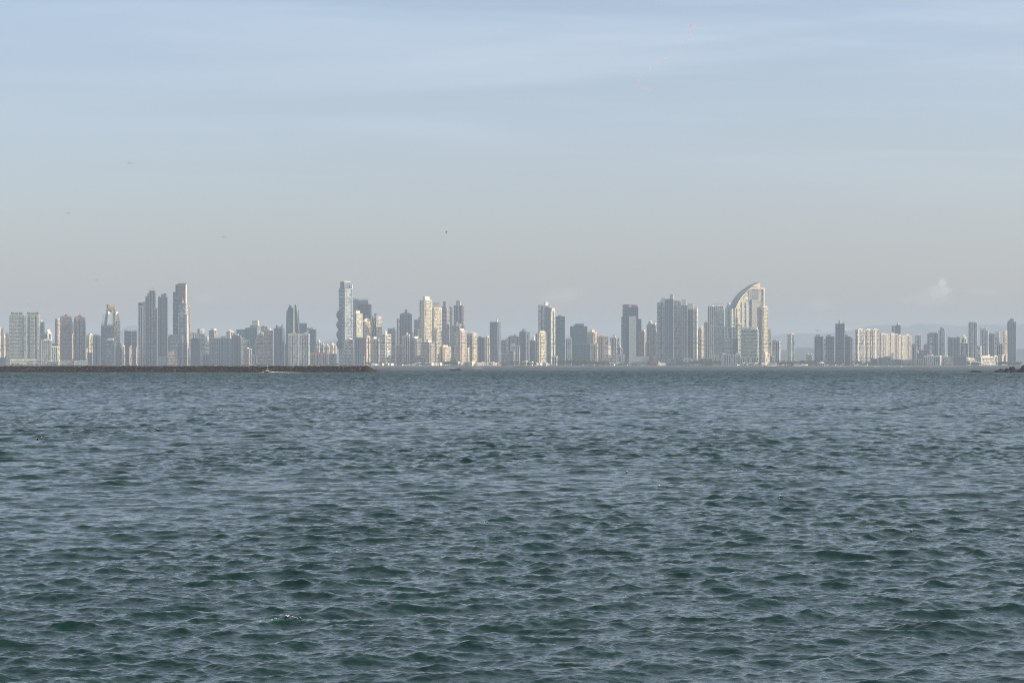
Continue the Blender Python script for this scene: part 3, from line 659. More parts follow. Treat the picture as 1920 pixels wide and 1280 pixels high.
T(787,810,563,2,'creamg','tallest yellowish white tower with white roof block',s=.42,style='res',roof='b.3-.75:7w b.75-.9:1.5w',side='b',jit=40)
T(809.5,828.5,576.5,2,'creamg','yellow green lit tower with a brown roof block',s=.2,style='res',roof='b.2-.5:9b',side='b',jit=70)
T(826,843.5,577,3,'pinkh','pinkish banded tower with a slate roof block',s=.66,style='band',roof='b.28-.72:11s b.0-.25:2',side='p',jit=-60)
T(842,848.5,577,4,'teal','thin teal slab right of the pinkish banded tower',s=.7,style='plain',roof='b.0-.5:2')
T(836,843.5,609,2,'pink','pink grey shoulder tower with a cream cap',s=.9,style='plain',roof='b.0-1:1.4c')
T(850.5,872,573,3,'greyw','grey mottled tower standing free with a square roof block',s=.82,style='res',roof='b.22-.62:8.5g',side='b',jit=0)
T(847.5,862,611,2,'grey','plain grey slab left of the white pinnacle tower',s=.8,style='plain',jit=80)
T(858.5,874.5,620,1,'peach','peach mottled tower in front of the white pinnacle',s=.35,style='res',roof='b.05-.5:3.5w',side='b',jit=0)
T(873.5,880.5,652,1,'cream','small sunlit tower stuck to the peach mottled tower',s=.4,style='res',side='b')
T(790,815.5,642,1,'tan','tan block with a bright cream middle and white roof box',s=.62,style='band',roof='b.42-.66:4w',side='b',jit=-30)
T(824,845.5,650.5,1,'cream','small white cream tower with wavy sunlit bays',s=.35,style='res',roof='b.25-.55:3w',side='b',jit=40)
T(875,895,626,2,'cream','tower with a white tank and sunlit right bays',s=.55,style='res',roof='c.28-.5:3w b.7-.95:1.5w',side='b',jit=-80)
T(894,910.5,633,2,'slate','slate blue block right of the white tank tower',s=.9,style='pier',roof='b.2-.5:2',side='',jit=60)
T(910,918.5,632,3,'cream','narrow cream and grey tower left of the free dark teal tower',s=.5,roof='b.3-.7:2')
T(918.5,938.5,604,2,'blue','free standing dark teal tower with a white tank and mottled end',s=.74,style='pier',roof='c.6-.82:4w',side='b',jit=-40)
T(940,948.5,638,3,'pink','thin pinkish tower with round tank right of the free teal tower',s=.5,roof='d.2-.6:4w')
T(947,954,634,4,'lgrey','pale slim tower behind the pinkish one',s=1)
T(953,974,631,3,'grey','broad grey tower with stepped top',s=.9,roof='b.5-.7:3.5 b.1-.4:1')
T(957,975,649,2,'lgrey','pale grey block before the broad grey tower',s=.95,style='pier',roof='b.05-.4:4l')
T(939.5,965,659,1,'greyh','low grey banded block with a thin cream end',s=.93,style='band',cat='apartment block',jit=-60,side='')
T(974,993.5,623,2,'slate','dark blue tower with a hipped cap and stub',s=.6,style='pier',roof='h.0-1:2.5s b.35-.55:6s',lit=0,jit=0)
T(993,1004.5,639,2,'slate','dark striped tower with white balls on its roof',s=.9,style='pier',roof='c.1-.35:3w c.45-.9:7w',jit=70)
T(1004,1010.5,625,3,'lgrey','pale slab left of the glittering cream tower',s=1,style='pier')
T(1009,1024.5,623,1,'creamg','glittering cream tower at the foot of the stepped white tower',s=.18,style='res',roof='b.1-.6:2c',side='b',jit=0)
T(1009,1022,573,3,'lgrey','dark and white left wing of the tall stepped tower',s=1,style='res',roof='b.2-.5:1.5 b.0-1:.6',jit=0)
T(1018,1029.5,573,3,'white','bright white roof tower of the tall stepped tower',s=.3,style='plain',roof='b.05-.95:6.5w',jit=60)
T(1021,1034.5,577,2,'blue','dark middle wing of the tall stepped tower',s=.9,style='res',roof='b.1-.4:3s b.5-.8:3w',jit=90)
T(1033,1041.5,583,2,'creamg','sunlit white right wing of the stepped tower with green windows',s=.12,style='res',roof='b.1-.4:3s b.6-.9:5w',side='w',jit=-30)
T(1035,1045.5,668,1,'white','small white tower with a tall window recess by the shore',s=.85,style='pier',jit=-120,cat='building')
T(1041.5,1059.5,593.5,3,'teal','flat teal glass slab right of the stepped white tower',s=.98,style='glass',roof='b.25-.6:2s',jit=-60)
T(1060.5,1071.5,635,2,'lgrey','grey narrow tower with an open roof frame between teal blocks',s=.95,style='pier',roof='f.1-.9:4 b.0-.2:1 b.7-.95:2w')
T(1069,1102,612,3,'teal','wide teal glass block with an overhanging roof slab',s=.97,style='glass',roof='b.2-.7:2.5s b.3-.8:4.5s')
T(1071.5,1107.5,645,2,'teal','lower teal ribbed block with a cream roof line',s=.98,style='pier',roof='b.0-1:.9c',jit=60)
T(1101,1121.5,623,2,'peach','beige tower with balconies right of the wide teal block',s=.62,style='res',roof='b.3-.6:4p b.1-.3:1.5',side='b',jit=150)
T(1107,1121.5,645,1,'cream','lower beige tower with cream edges before the beige tower',s=.9,style='pier',jit=90)
T(1120,1140.5,631,1,'peach','peach striped tower with a white dome',s=.6,style='pier',roof='h.2-.8:2p d.35-.6:4.5w',side='p',jit=120)
T(1139,1145,644,3,'white','bright small white slab right of the peach striped tower',s=.3,style='plain')
T(1143.5,1157,633,3,'lgrey','pale blue grey tower with a white roof box',s=.9,style='pier',roof='b.4-.85:4.5w',jit=-50)
T(1155.5,1161,634,4,'lgrey','faint pale slab behind the pale blue grey tower',s=1,style='plain')
T(1158,1167,652,2,'grey','small grey block with a white ball tank left of the red signed tower',s=.6,roof='c.35-.75:4w')
T(1140,1156,666,1,'lgreyh','low white banded block, left of two by the hall',s=1,style='band',cat='apartment block',jit=40)
T(1156,1172,665,1,'lgrey','low white gridded block, right of two by the hall',s=1,style='pier',cat='apartment block',jit=70)
T(1191,1203,598.5,3,'dark','dark glass shoulder right of the red signed tower',s=.95,style='glass',jit=60)
T(1194,1212,622,2,'tan','beige and grey tower with a sunlit cream right edge',s=.78,style='pier',roof='b.0-.5:2 b.5-.9:3c',side='p',jit=60)
T(1212.5,1232,609,2,'greyw','grey mottled tower with a pointed gable top',s=.82,style='res',roof='g.1-.6:8g b.75-.95:3w',side='b',jit=120)
# row of five white towers
T(1232,1248,567.5,1,'lgrey','first of the white cluster towers, left, with balconies',s=.97,style='res',roof='b.3-.6:3 b.52-.98:8l',jit=120,grp='cluster of joined white towers')
T(1247,1264,561.5,1,'blue','tallest of the white cluster towers with a cream edge',s=.93,style='pier',roof='b.2-.8:1.5w b.55-.98:9l',jit=90,grp='cluster of joined white towers')
T(1262.5,1278,565,1,'lgrey','middle one of the white cluster towers with round bays',s=.95,style='res',roof='b.1-.9:1.5',jit=150,grp='cluster of joined white towers')
T(1277,1290,572.5,1,'grey','fourth of the white cluster towers with big white roof block',s=.95,style='pier',roof='b.05-.75:10.5w',jit=110,grp='cluster of joined white towers')
T(1289,1301,580,1,'blue','fifth of the white cluster towers, white block on top',s=.95,style='res',roof='b.05-.98:10w',jit=140,grp='cluster of joined white towers')
T(1299.5,1308.8,581,1,'white','last of the white cluster towers with a ring crown',s=.8,style='pier',roof='b.2-.95:2w f.2-.95:5w',jit=100,side='',grp='cluster of joined white towers')
T(1309,1320.5,616,3,'creamg','lone tower with a rounded white crown and bright right bays',s=.45,style='res',roof='d.35-.85:5w b.0-.3:1.5c',side='b')
T(1320,1328.5,605,4,'grey','grey slim tower behind the arch crowned block',s=1,style='pier',roof='h.2-.8:3g')
T(1327,1360,575,3,'tealw','tower crowned by a row of white arches',s=.9,style='pier',roof='a.3-1:5.5w b.0-.3:1.5',side='p',jit=0)
T(1339,1358,583,2,'lgrey','pale gridded tower in front of the arch crowned one',s=1,style='res',roof='b.2-.6:2w b.7-.95:4w',jit=60)
T(1360,1377,576,3,'tealw','teal windowed tower with a pointed lantern spire',s=.72,style='pier',roof='b.1-.9:1.5l b.2-.55:7l s.3-.45:17l b.75-1:6c',side='p',jit=-90)
T(1358.5,1380,614,2,'tealw','mid height teal and white tower below the lantern spire',s=.97,style='res',roof='b.8-1:3w',jit=30)
T(1357,1375,635,1,'tealw','lower teal white tower, first step above the white palace block',s=.97,style='res',jit=120)
T(1374,1384,636,1,'teal','teal glass bay right of the lower teal white tower',s=.95,style='band',jit=100)
T(1353,1388,665,1,'lgrey','white palace like block with tall pilasters by the shore',s=1,style='pier',roof='b.05-.2:4l b.8-.95:4l',cat='building',jit=-60)
T(1336,1348,666,1,'whitew','white gridded low block right of the dark blue podium',s=1,style='pier',cat='building',jit=30)
T(1315,1335,673,1,'slate','dark blue podium box with a pale roof slab',s=1,style='plain',roof='b.0-1:1l',cat='building',jit=60)
T(1240,1262,672,1,'grey','grey podium left below the white cluster',s=1,style='plain',cat='building',jit=-30)
T(1260,1281,674,1,'slate','dark podium box in the middle below the white cluster',s=1,style='plain',cat='building',jit=-60)
T(1281,1308,673,1,'lgrey','pale mottled podium right below the white cluster',s=1,style='plain',roof='b.05-.5:1.2',cat='building',jit=-40)
# sail tower neighbours
T(1420,1440.5,577,2,'creamg','cream and teal tower hugging the right side of the sail tower',s=.5,style='res',roof='b.1-.5:1.5 b.6-.98:2.5w',side='b',jit=0)
T(1390,1422.5,618,1,'tealw','blue grey hotel with a teal middle strip below the sail tower',s=.93,style='res',roof='b.05-.4:3l b.55-.95:4c h.42-.58:2t',jit=150,side='b')
T(1388,1422,670,1,'lgrey','white arcaded podium below the blue grey hotel',s=1,style='pier',cat='building',jit=60)
T(1429,1443.5,664,1,'cream','bright cream low tower with vertical bays right of the sail tower',s=.4,style='pier',roof='b.3-.7:4c',side='p',jit=-30,cat='building')
T(1440,1448,618,2,'white','slim white tower right of the sail tower with dark recess',s=.9,style='pier',roof='b.5-.95:1.5w')
T(1448,1464,640,2,'lgrey','pale tower with a round roof disc right of the slim white tower',s=.85,style='pier',roof='b.0-.7:1.5s d.3-.6:4l')
T(1442,1452,668,1,'grey','low grey block with a cream corner near the slim white tower',s=.7,cat='building')
T(1476.5,1490.3,627,2,'tealw','half glass half white lone tower with a white pole',s=.55,style='pier',roof='b.2-.98:1w s.48-.56:7w',side='w')
T(1511,1525.5,665,2,'lgrey','hazy low white building before the tree covered hill',s=.9,cat='building',roof='b.1-.3:2w b.6-.8:2w')
# slate row
T(1527.3,1544,631,1,'slate','left one of the slate grey towers with ring crowns',s=.94,style='res',roof='b.15-.65:3.2g',side='w',jit=60,grp='slate towers on the right')
T(1544.5,1548.7,636,3,'lgrey','white slab in the gap between the two left slate towers',s=1,style='plain')
T(1548.3,1565,631,1,'slate','second of the slate grey towers with ring crown',s=.96,style='res',roof='b.15-.6:3.4g',side='',jit=60,grp='slate towers on the right')
T(1566.5,1584.5,607.5,1,'slateh','tallest slate grey tower with an egg shaped roof tank',s=.95,style='pier',roof='c.32-.58:5.5g b.75-.95:1.5g',side='',jit=90,grp='slate towers on the right')
T(1582,1596,631,1,'slate','fourth slate grey tower leaning on the tallest one',s=.93,style='res',roof='b.1-.6:2.5g',side='w',jit=130,grp='slate towers on the right')
T(1595,1600.5,634,2,'slate','thin dark edge tower right of the slate group',s=.5,style='plain')
T(1583,1588,620,3,'lgrey','faint white tower top behind the tallest slate tower',s=.7,roof='b.1-.6:4w')
# sunlit cream slabs
for i,(a,b,w_) in enumerate(((1604,1621.5,'first'),(1621.5,1634.5,'second'),(1634.5,1648,'third'))):
    T(a,b,618,2,'whitew','%s of the three tall mottled cream slabs on the right'%w_,s=.78 if i == 0 else .86,style='res',lit=1,roof='b.25-.75:1.3w',side='w',jit=-30+25*i,grp='tall cream slabs')
for i,(a,b,y,w_) in enumerate(((1650,1668.5,626.5,'first'),(1668.5,1684,626,'second'),(1684,1696,629,'third'),(1695.5,1708.5,629,'fourth'))):
    T(a,b,y,2,'creamg' if i == 9 else 'white','%s from the left of the four bright cream striped slabs'%w_,s=.84,style='pier',lit=1,roof='b.1-.4:1.2w' if i != 3 else 'b.3-.6:2w',side='',jit=60+30*i,grp='bright cream slabs')
T(1672,1677,611,4,'grey','grey shadow slab behind the bright cream slabs',s=1,style='plain')
T(1678,1690.5,611,4,'slate','slate tower with a pinkish pointed cap behind the cream slabs',s=.85,style='band',roof='h.1-.9:2.5s b.3-.6:6p')
T(1708.5,1718,648,3,'pink','small pinkish tower with a pagoda roof, left of two',s=.95,style='pier',roof='h.0-1:2.5u s.45-.55:5u',grp='pagoda roofed towers')
T(1732,1744,648,3,'pink','small pinkish tower with a pagoda roof, right of two',s=.95,style='pier',roof='h.0-1:3u s.45-.55:5u',grp='pagoda roofed towers')
T(1715.5,1727.5,629,4,'lgrey','faint pale tower with a pointed white roof box',s=.97,style='pier',roof='h.2-.85:3w s.4-.5:4w')
T(1719,1738,657,2,'blueg','low blue green block behind the white banner',s=1,style='glass',cat='building',roof='b.5-.75:3w')
T(1739,1760,626,3,'blue','dark and white tower with a curved top and a thin bright fin',s=.95,style='pier',roof='b.15-.9:2.2g b.68-.9:3c')
T(1743,1748,633,2,'white','pale panel tower before the dark and white curved one',s=1,style='plain')
T(1759.5,1772.5,620,3,'lgrey','pale tower with a tall grey stair head, right of the curved top one',s=.95,style='pier',roof='b.3-.7:3l b.55-.85:4s b.3-.55:6s',jit=90)
T(1777,1788.5,633,3,'blue','blue and white striped tower, left of the pair',s=1,style='pier',roof='b.1-.3:.8')
T(1788,1800.5,633,3,'blue','blue and white striped tower, right of the pair',s=.95,style='pier',roof='b.5-.8:1.5',jit=50)
T(1803,1812.5,634,3,'white','white tower with a narrow white head and bright slab',s=.6,roof='b.2-.5:5w b.7-1:3w')
T(1801,1816,644,2,'grey','mottled grey tower before the white head tower',s=.95,roof='b.0-.4:1.4')
T(1816,1832.5,605,2,'lgrey','tall white and grey striped tower near the right edge',s=.97,style='pier',roof='b.1-.9:1w b.15-.3:2w b.5-.6:2w',jit=40)
T(1830,1840,649,1,'whiteh','small banded block with a cream right edge, before the tall striped tower',s=.85,style='band',side='p')
T(1838,1853.5,619,3,'lgrey','pale tower with stepped white crown right of the tall striped one',s=.95,style='pier',roof='b.0-.2:5 b.25-.8:2 b.4-.75:3.5w')
T(1854,1864.5,626,3,'blue','pale blue tower left of the white capped one',s=1,style='pier',roof='b.1-.4:1')
T(1865,1875,630,2,'white','dark tower with a white banded cap',s=.9,style='pier',roof='b.0-1:4w b.1-1:7.5w')
T(1869,1881.5,645,1,'grey','mottled grey block before the white capped tower',s=.9,style='pier',roof='b.1-.5:2',jit=90)
T(1881.5,1889,622,2,'cream','bright cream slim tower left of the last tall tower',s=.35,style='pier',lit=0,roof='b.3-.9:1w',side='b')
T(1889,1905.5,604,2,'blue','last tall blue and white tower before the right edge',s=.97,style='pier',roof='b.1-.35:3 b.32-.72:6s',jit=70)
# podiums and low blocks on the right
T(1732,1766,668.5,1,'lgrey','long low white building with a flat bright roof slab',s=.9,style='pier',roof='b.0-1:1.6w b.2-.5:3w',cat='building',jit=20,side='p')
T(1765,1790,669,1,'white','low stepped white building with balconies',s=.95,style='res',roof='b.1-.5:2w',cat='building',jit=60)
T(1788,1812.5,667.5,1,'slate','dark square block among the low white buildings',s=.95,style='plain',cat='building',jit=-80)
T(1813,1827,673,1,'white','white portal shaped building right of the dark square block',s=.9,style='pier',roof='b.0-.4:2w b.4-.95:1.4w',cat='building',jit=-60,lit=1)
T(1836,1863,670,0,'whitew','large bright white seaside building with rows of windows',s=.86,style='band',roof='b.1-.6:2.5w b.62-.75:5w b.8-1:1.5w',cat='building',jit=60,lit=1)
T(1862,1871,668,1,'white','white sunlit end block of the large seaside building',s=.3,style='pier',roof='b.3-.8:1.5w',cat='building',jit=-100)
T(1873.5,1889,665,1,'cream','cream low block with vertical bays before the last tall tower',s=.4,style='pier',cat='building',jit=0)
T(1890,1912,679,0,'lgrey','low white shed with a flat roof near the dark rocks',s=1,style='plain',roof='b.1-1:.6w',cat='building')
T(1633,1648,673,1,'dark','dark low block left of the gridded dark one',s=.8,style='plain',cat='building',jit=-90)
T(1647,1671,671,1,'slate','dark gridded waterfront block below the bright cream slabs',s=.97,style='pier',cat='building',roof='b.45-.75:1.8s',jit=-50)
T(1671,1690,674,1,'slate','low slate apartment row, left part, below the cream slabs',s=1,style='pier',cat='building',jit=-40)
T(1690,1710,675,1,'grey','low grey apartment row, middle part, below the cream slabs',s=1,style='band',cat='building',jit=-30)
T(1709,1732,673,1,'grey','low grey apartment row, right part, beside the flat roofed building',s=1,style='pier',cat='building',jit=-10)
T(19,78,673,1,'whiteh','long white parking podium under the green glass twins',s=.97,style='band',cat='building',fl=2.2,jit=-60)
T(-4,12,671,1,'slate','dark low block at the left edge behind the breakwater',s=.95,cat='building',roof='b.1-.7:1')
T(87,112,677,0,'tealw','pale green low building behind the breakwater below the small pair',s=.9,style='band',cat='building',roof='b.1-.4:1w')
# ---------------------------------------------------------------- landmark towers
def root_at(name, xc, D, label, cat='tower', rot=0.0):
    r = empty(name, (X_(xc, D), D, GR), rot-math.atan(X_(xc, D)/D)); tag(r, label, cat); return r
def PX(xc, D): return lambda px: (px-xc)*K*D
def PZ(D): return lambda py: Z_(py, D)-GR
# tower with white facets and golden crown
D = 7700; r = root_at('office_tower', 207, D, 'faceted white tower with a golden butterfly crown'); x, z = PX(207, D), PZ(D)
def quad(cx0, cx1, y0, y1, fx=1.0):
    return [(cx0, y0), (cx1, y0), (cx1, y1), (cx0, y1)]
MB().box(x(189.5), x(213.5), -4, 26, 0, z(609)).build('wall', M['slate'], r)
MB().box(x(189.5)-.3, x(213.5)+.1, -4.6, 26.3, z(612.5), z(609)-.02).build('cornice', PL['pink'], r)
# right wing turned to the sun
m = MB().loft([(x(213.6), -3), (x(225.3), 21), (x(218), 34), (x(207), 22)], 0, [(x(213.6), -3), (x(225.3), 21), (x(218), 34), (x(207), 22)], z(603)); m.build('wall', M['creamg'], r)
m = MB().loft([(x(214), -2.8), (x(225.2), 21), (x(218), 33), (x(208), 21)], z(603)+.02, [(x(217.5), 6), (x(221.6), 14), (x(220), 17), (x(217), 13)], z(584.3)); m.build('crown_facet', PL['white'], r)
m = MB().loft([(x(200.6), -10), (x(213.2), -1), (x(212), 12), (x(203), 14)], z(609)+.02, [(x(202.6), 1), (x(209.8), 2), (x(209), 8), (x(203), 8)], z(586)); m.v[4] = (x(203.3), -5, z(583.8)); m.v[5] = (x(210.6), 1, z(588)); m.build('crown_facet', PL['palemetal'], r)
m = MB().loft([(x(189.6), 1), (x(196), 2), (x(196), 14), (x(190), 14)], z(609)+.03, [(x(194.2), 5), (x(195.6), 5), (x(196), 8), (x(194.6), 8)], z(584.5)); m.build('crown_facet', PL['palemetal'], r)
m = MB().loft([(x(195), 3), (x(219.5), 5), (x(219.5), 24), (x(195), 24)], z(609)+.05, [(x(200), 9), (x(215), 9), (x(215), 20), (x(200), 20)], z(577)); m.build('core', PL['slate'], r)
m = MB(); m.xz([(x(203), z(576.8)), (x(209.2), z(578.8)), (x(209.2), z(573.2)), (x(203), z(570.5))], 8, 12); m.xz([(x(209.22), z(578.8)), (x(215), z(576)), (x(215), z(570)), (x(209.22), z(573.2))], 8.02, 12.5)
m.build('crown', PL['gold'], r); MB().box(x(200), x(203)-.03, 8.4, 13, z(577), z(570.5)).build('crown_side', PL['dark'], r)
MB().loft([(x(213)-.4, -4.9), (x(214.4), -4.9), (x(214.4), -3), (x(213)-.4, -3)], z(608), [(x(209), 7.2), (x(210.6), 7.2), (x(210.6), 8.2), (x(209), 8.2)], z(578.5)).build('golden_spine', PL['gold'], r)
MB().box(x(213.1)+.02, x(214.2), -5.2, -3.9, z(650), z(608)).build('pier', PL['pink'], r)
MB().cyl(x(191.5), 2, 3.2, z(609)+.04, z(605.5), 10).build('roof_tank', PL['white'], r)

# tall tower with the brown upper storeys
D = 7650; xc = 339; r = root_at('office_tower', xc, D, 'very tall blue glass tower with brown upper floors and bright right edge'); x, z = PX(xc, D), PZ(D)
MB().box(x(324.3), x(334.2), 6, 32, 0, z(547.3)).build('wall', M['blueg'], r)
MB().box(x(329), x(334.2)-.05, 5.6, 32.4, z(547.3)+.02, z(533.2)).build('wall', M['teal'], r)
MB().box(x(334.22), x(348), 2, 30, z(568.4), z(532)).build('upper_block', M['brown'], r)
MB().box(x(334), x(350.3), 1.5, 30.5, z(532)+.02, z(530.9)).build('roof_slab', PL['dark'], r)
MB().loft([(x(348.02), 3), (x(350.2), 9), (x(350.2), 28), (x(348.02), 28)], 0, [(x(348.02), 3), (x(350.2), 9), (x(350.2), 28), (x(348.02), 28)], z(532)).build('end_wall', PL['cream'], r)
MB().box(x(334.22), x(347.98), .5, 30, 0, z(568.4)-.02).build('wall', M['blueg'], r)
MB().loft([(x(348)+.02, 0.6), (x(352.5), 4), (x(355), 26), (x(348)+.02, 26)], 0, [(x(348)+.02, 0.6), (x(351.5), 4), (x(352), 26), (x(348)+.02, 26)], z(569)).build('wall', M['lgrey'], r)
MB().box(x(334.3), x(350), -14, .4, 0, z(590)).build('front_block', M['blueg'], r)
MB().box(x(333.9), x(334.28), -14.5, .3, 0, z(589)).build('frame', PL['lgrey'], r); MB().box(x(334.3), x(351.3), -14.5, .3, z(590)+.02, z(589)).build('frame', PL['lgrey'], r)
MB().loft([(x(350)+.05, -14.4), (x(352), -10), (x(352), .3), (x(350)+.05, .3)], 0, [(x(350)+.05, -14.4), (x(351.6), -10), (x(351.6), .3), (x(350)+.05, .3)], z(590)).build('end_wall', PL['lgrey'], r)
MB().box(x(340.5), x(344), -14.4, -13.9, 0, z(629)).build('window_strip', PL['pink'], r)
MB().cyl(x(342.7), 0, 1.3, z(568.3), z(557), 8, .5).build('mast', PL['lgrey'], r); MB().box(x(341), x(345), -.9, .49, z(568.36), z(563)).build('roof_house', PL['lgrey'], r)

# twin-peaked blade tower
D = 7800; xc = 549; r = root_at('office_tower', xc, D, 'pointed teal tower with two sharp peaks and a notch between'); x, z = PX(xc, D), PZ(D)
MB().xz([(x(534.6), 0), (x(549)-.1, 0), (x(549)-.1, z(577.5)), (x(543), z(570.2)), (x(541.9), z(575)), (x(540.2), z(575.8)), (x(539.6), z(581)), (x(537.2), z(581.5))], 0, 26).build('wall', M['teal'], r)
MB().xz([(x(549), 0), (x(562), 0), (x(558.3), z(592)), (x(554.6), z(569.6)), (x(549), z(577.5))], 4, 22).build('wall', M['teal'], r)
MB().xz([(x(557), 0), (x(562.6), 0), (x(562.2), z(620)), (x(559.8), z(581)), (x(558.4), z(581))], 12, 34).build('wall', M['blue'], r)
MB().xz([(x(549.4), z(640)), (x(552.6), z(640)), (x(552.2), z(572.5)), (x(550.2), z(575.5))], 2.6, 3.98).build('fin', PL['cream'], r)
MB().xz([(x(547.8), z(640)), (x(549.35), z(640)), (x(549.2), z(578.5)), (x(547.8), z(576.5))], -1.2, -.02).build('fin', PL['dark'], r)
MB().xz([(x(561.9), z(640)), (x(562.8), z(640)), (x(556.2), z(575)), (x(555.3), z(573))], 2.4, 3.9).build('fin', PL['lgrey'], r)

# wavy tower
D = 7600; xc = 646; r = root_at('apartment_tower', xc, D, 'very tall slender tower with bulging wavy balconies on its left side'); x, z = PX(xc, D), PZ(D)
H = z(540); fl = 6.6; lam_ = (z(582)-z(655))/4.0
def plan(zz, g=0):
    left = x(635.2)
    if z(660) < zz < z(581.5): left = x(635.4)-(x(635)-x(630.3))*abs(math.sin(math.pi*(z(581.5)-zz)/lam_))**.7
    return [(left-g, 16), (x(646.5), -4-g), (x(661.7)+g, 22), (x(650), 40)]
m = MB(); n = int(H/fl)
rings = [plan((i+.5)*fl) for i in range(n)]
for i in range(n): m.loft([(p[0]+.8, p[1]) for p in rings[i]], i*fl, [(p[0]+.8, p[1]) for p in rings[i]], (i+1)*fl-.01)
b = MB(); zs = 0
MB().loft(plan(0), 0, plan(0), H).build('wall', M['bluew'], r)
nb_ = 0
m2 = MB(); m3 = MB()
for i in range(1, int(H/3.3)):
    zz = i*3.3; P = plan(zz, .9)
    (m2 if i % 2 else m3).loft(P, zz, P, zz+(.32 if i % 2 else .22))
for mm, nm in ((m2, 'floor_slabs'), (m3, 'balcony_slabs')): mm.build(nm, PL['lgrey'] if nm == 'floor_slabs' else PL['white'], r)
# glazed bulges of the left side
for q_ in range(4):
    za, zb = z(655)+lam_*q_+.2, z(655)+lam_*(q_+1)-.2; m = MB(); prev = None
    for j in range(8):
        zz = za+(zb-za)*j/8; z2 = za+(zb-za)*(j+1)/8; P0, P1 = plan(zz, .3), plan(z2, .3)
        P0 = [P0[0], (x(640), 5), (x(641), 24)]; P1 = [P1[0], (x(640), 5), (x(641), 24)]
        m.loft(P0, zz, P1, z2-.01)
    m.build('bay_bulge', M['teal'], r)
MB().prism([(x(637.8), 16), (x(645.5), 2), (x(657), 22), (x(650), 36)], H+.02, z(529)).build('upper_storeys', M['blue'], r)
MB().prism([(x(637.6), 16), (x(645.6), 1), (x(657.4), 22), (x(650), 37)], z(528.4), z(526.9)).build('roof_slab', PL['white'], r)
for p in ((638, 16), (645.4, 3), (656.8, 22)): MB().cyl(x(p[0]), p[1], .8, z(529.2), z(528.3), 6).build('roof_post', PL['white'], r)
MB().cyl(x(660), 20, 3, H+.05, z(533.5), 12).build('roof_tank', PL['white'], r)
px_ = .42; MB().box(-.9, .9, -.5, .5, 0, H-4).build('window_strip', PL['bglass'], r).location = ((x(646.5)*(1-.78)+x(661.7)*.78), (-4*(1-.78)+22*.78)-1.1, 0)
MB().box(x(646.5), x(649.3), -1.8, 1.4, 0, H).build('pier', PL['white'], r)

# pinnacle tower
D = 7560; r = root_at('apartment_tower', 861, D, 'white tower with a curved pinnacle standing behind the peach mottled tower'); x, z = PX(861, D), PZ(D)
MB().box(x(852), x(866.5), 0, 24, 0, z(612)).build('wall', M['grey'], r)
MB().box(x(862), x(865.5), -1, 20, z(612)+.02, z(606)).build('roof_house', PL['lgrey'], r)
MB().xz([(x(853.5), z(612)+.02), (x(860.6), z(612)+.02), (x(859.8), z(606)), (x(858.2), z(604.5)), (x(857.9), z(602)), (x(856.5), z(602)), (x(855.8), z(606)), (x(854.6), z(609))], 4, 9).build('pinnacle', PL['white'], r)
MB().xz([(x(866.52), 0), (x(870.4), 0), (x(870.4), z(622)), (x(868.5), z(611)), (x(866.52), z(611))], 0, 20).build('wall', M['dark'], r)
MB().xz([(x(861.5), z(619)), (x(863.4), z(619)), (x(863.2), z(609)), (x(861.3), z(606.5))], -2, -1.02).build('fin', PL['white'], r)

# dark glass tower with a red roof sign
D = 7700; xc = 1181; r = root_at('office_tower', xc, D, 'dark blue glass tower carrying a red roof sign'); x, z = PX(xc, D), PZ(D)
MB().box(x(1167.3), x(1180), 4, 34, 0, z(571.2)).build('wall', M['blueg'], r)
MB().box(x(1180.02), x(1196.8), 5, 34, 0, z(575)).build('wall', M['dark'], r)
MB().box(x(1167.2), x(1187), 8, 30, z(571.2)+.02, z(570.5)).build('roof_slab', PL['dark'], r)
MB().box(x(1165), x(1173.8), -6, 3.9, 0, z(593.6)).build('wall', M['blueg'], r); MB().box(x(1173.82), x(1179), -4.5, 3.9, 0, z(593.6)).build('wall', M['dark'], r)
MB().box(x(1179.02), x(1192.8), -8, 3.9, 0, z(592.7)).build('panel', PL['lgrey'], r)
MB().box(x(1192.82), x(1195), -5, 3.9, 0, z(600)).build('wall', M['teal'], r)
MB().xz([(x(1170.8), z(574.8)), (x(1172), z(574.8)), (x(1174.2), z(583)), (x(1174.2), z(593)), (x(1173.1), z(593)), (x(1173), z(583))], 3.2, 3.98).build('recess', PL['dark'], r)
# sign: red letter-like blocks on the roof edge (too far to read in the photograph)
sg = MB().box(x(1184), x(1195), 4.0, 4.9, z(574.9), z(571.3)).build('roof_sign', plain('red_sign_face', (.55,.10,.07), .6), r)
MB().box(x(1175), x(1192), -7.2, 3, 0, z(673)).build('podium', M['slate'], r)

# sail tower
D = 7750; xc = 1408; r = root_at('hotel_tower', xc, D, 'tallest white tower shaped like a curved sail', 'tower', R(27)); r.scale = (1.07, 1, 1); x, z = PX(xc, D), PZ(D)
outer = [(1377.5,579), (1380.5,571), (1385,562.5), (1390.5,555), (1396.5,548.5), (1403,542.8), (1410,537.3), (1417,533), (1425.7,529)]
inner = [(1425.7,541.5), (1419,541.5), (1409,541), (1403.5,542.6), (1398.5,547.5), (1392.5,555), (1387.5,562.5), (1383.5,570.5), (1381,578.5)]
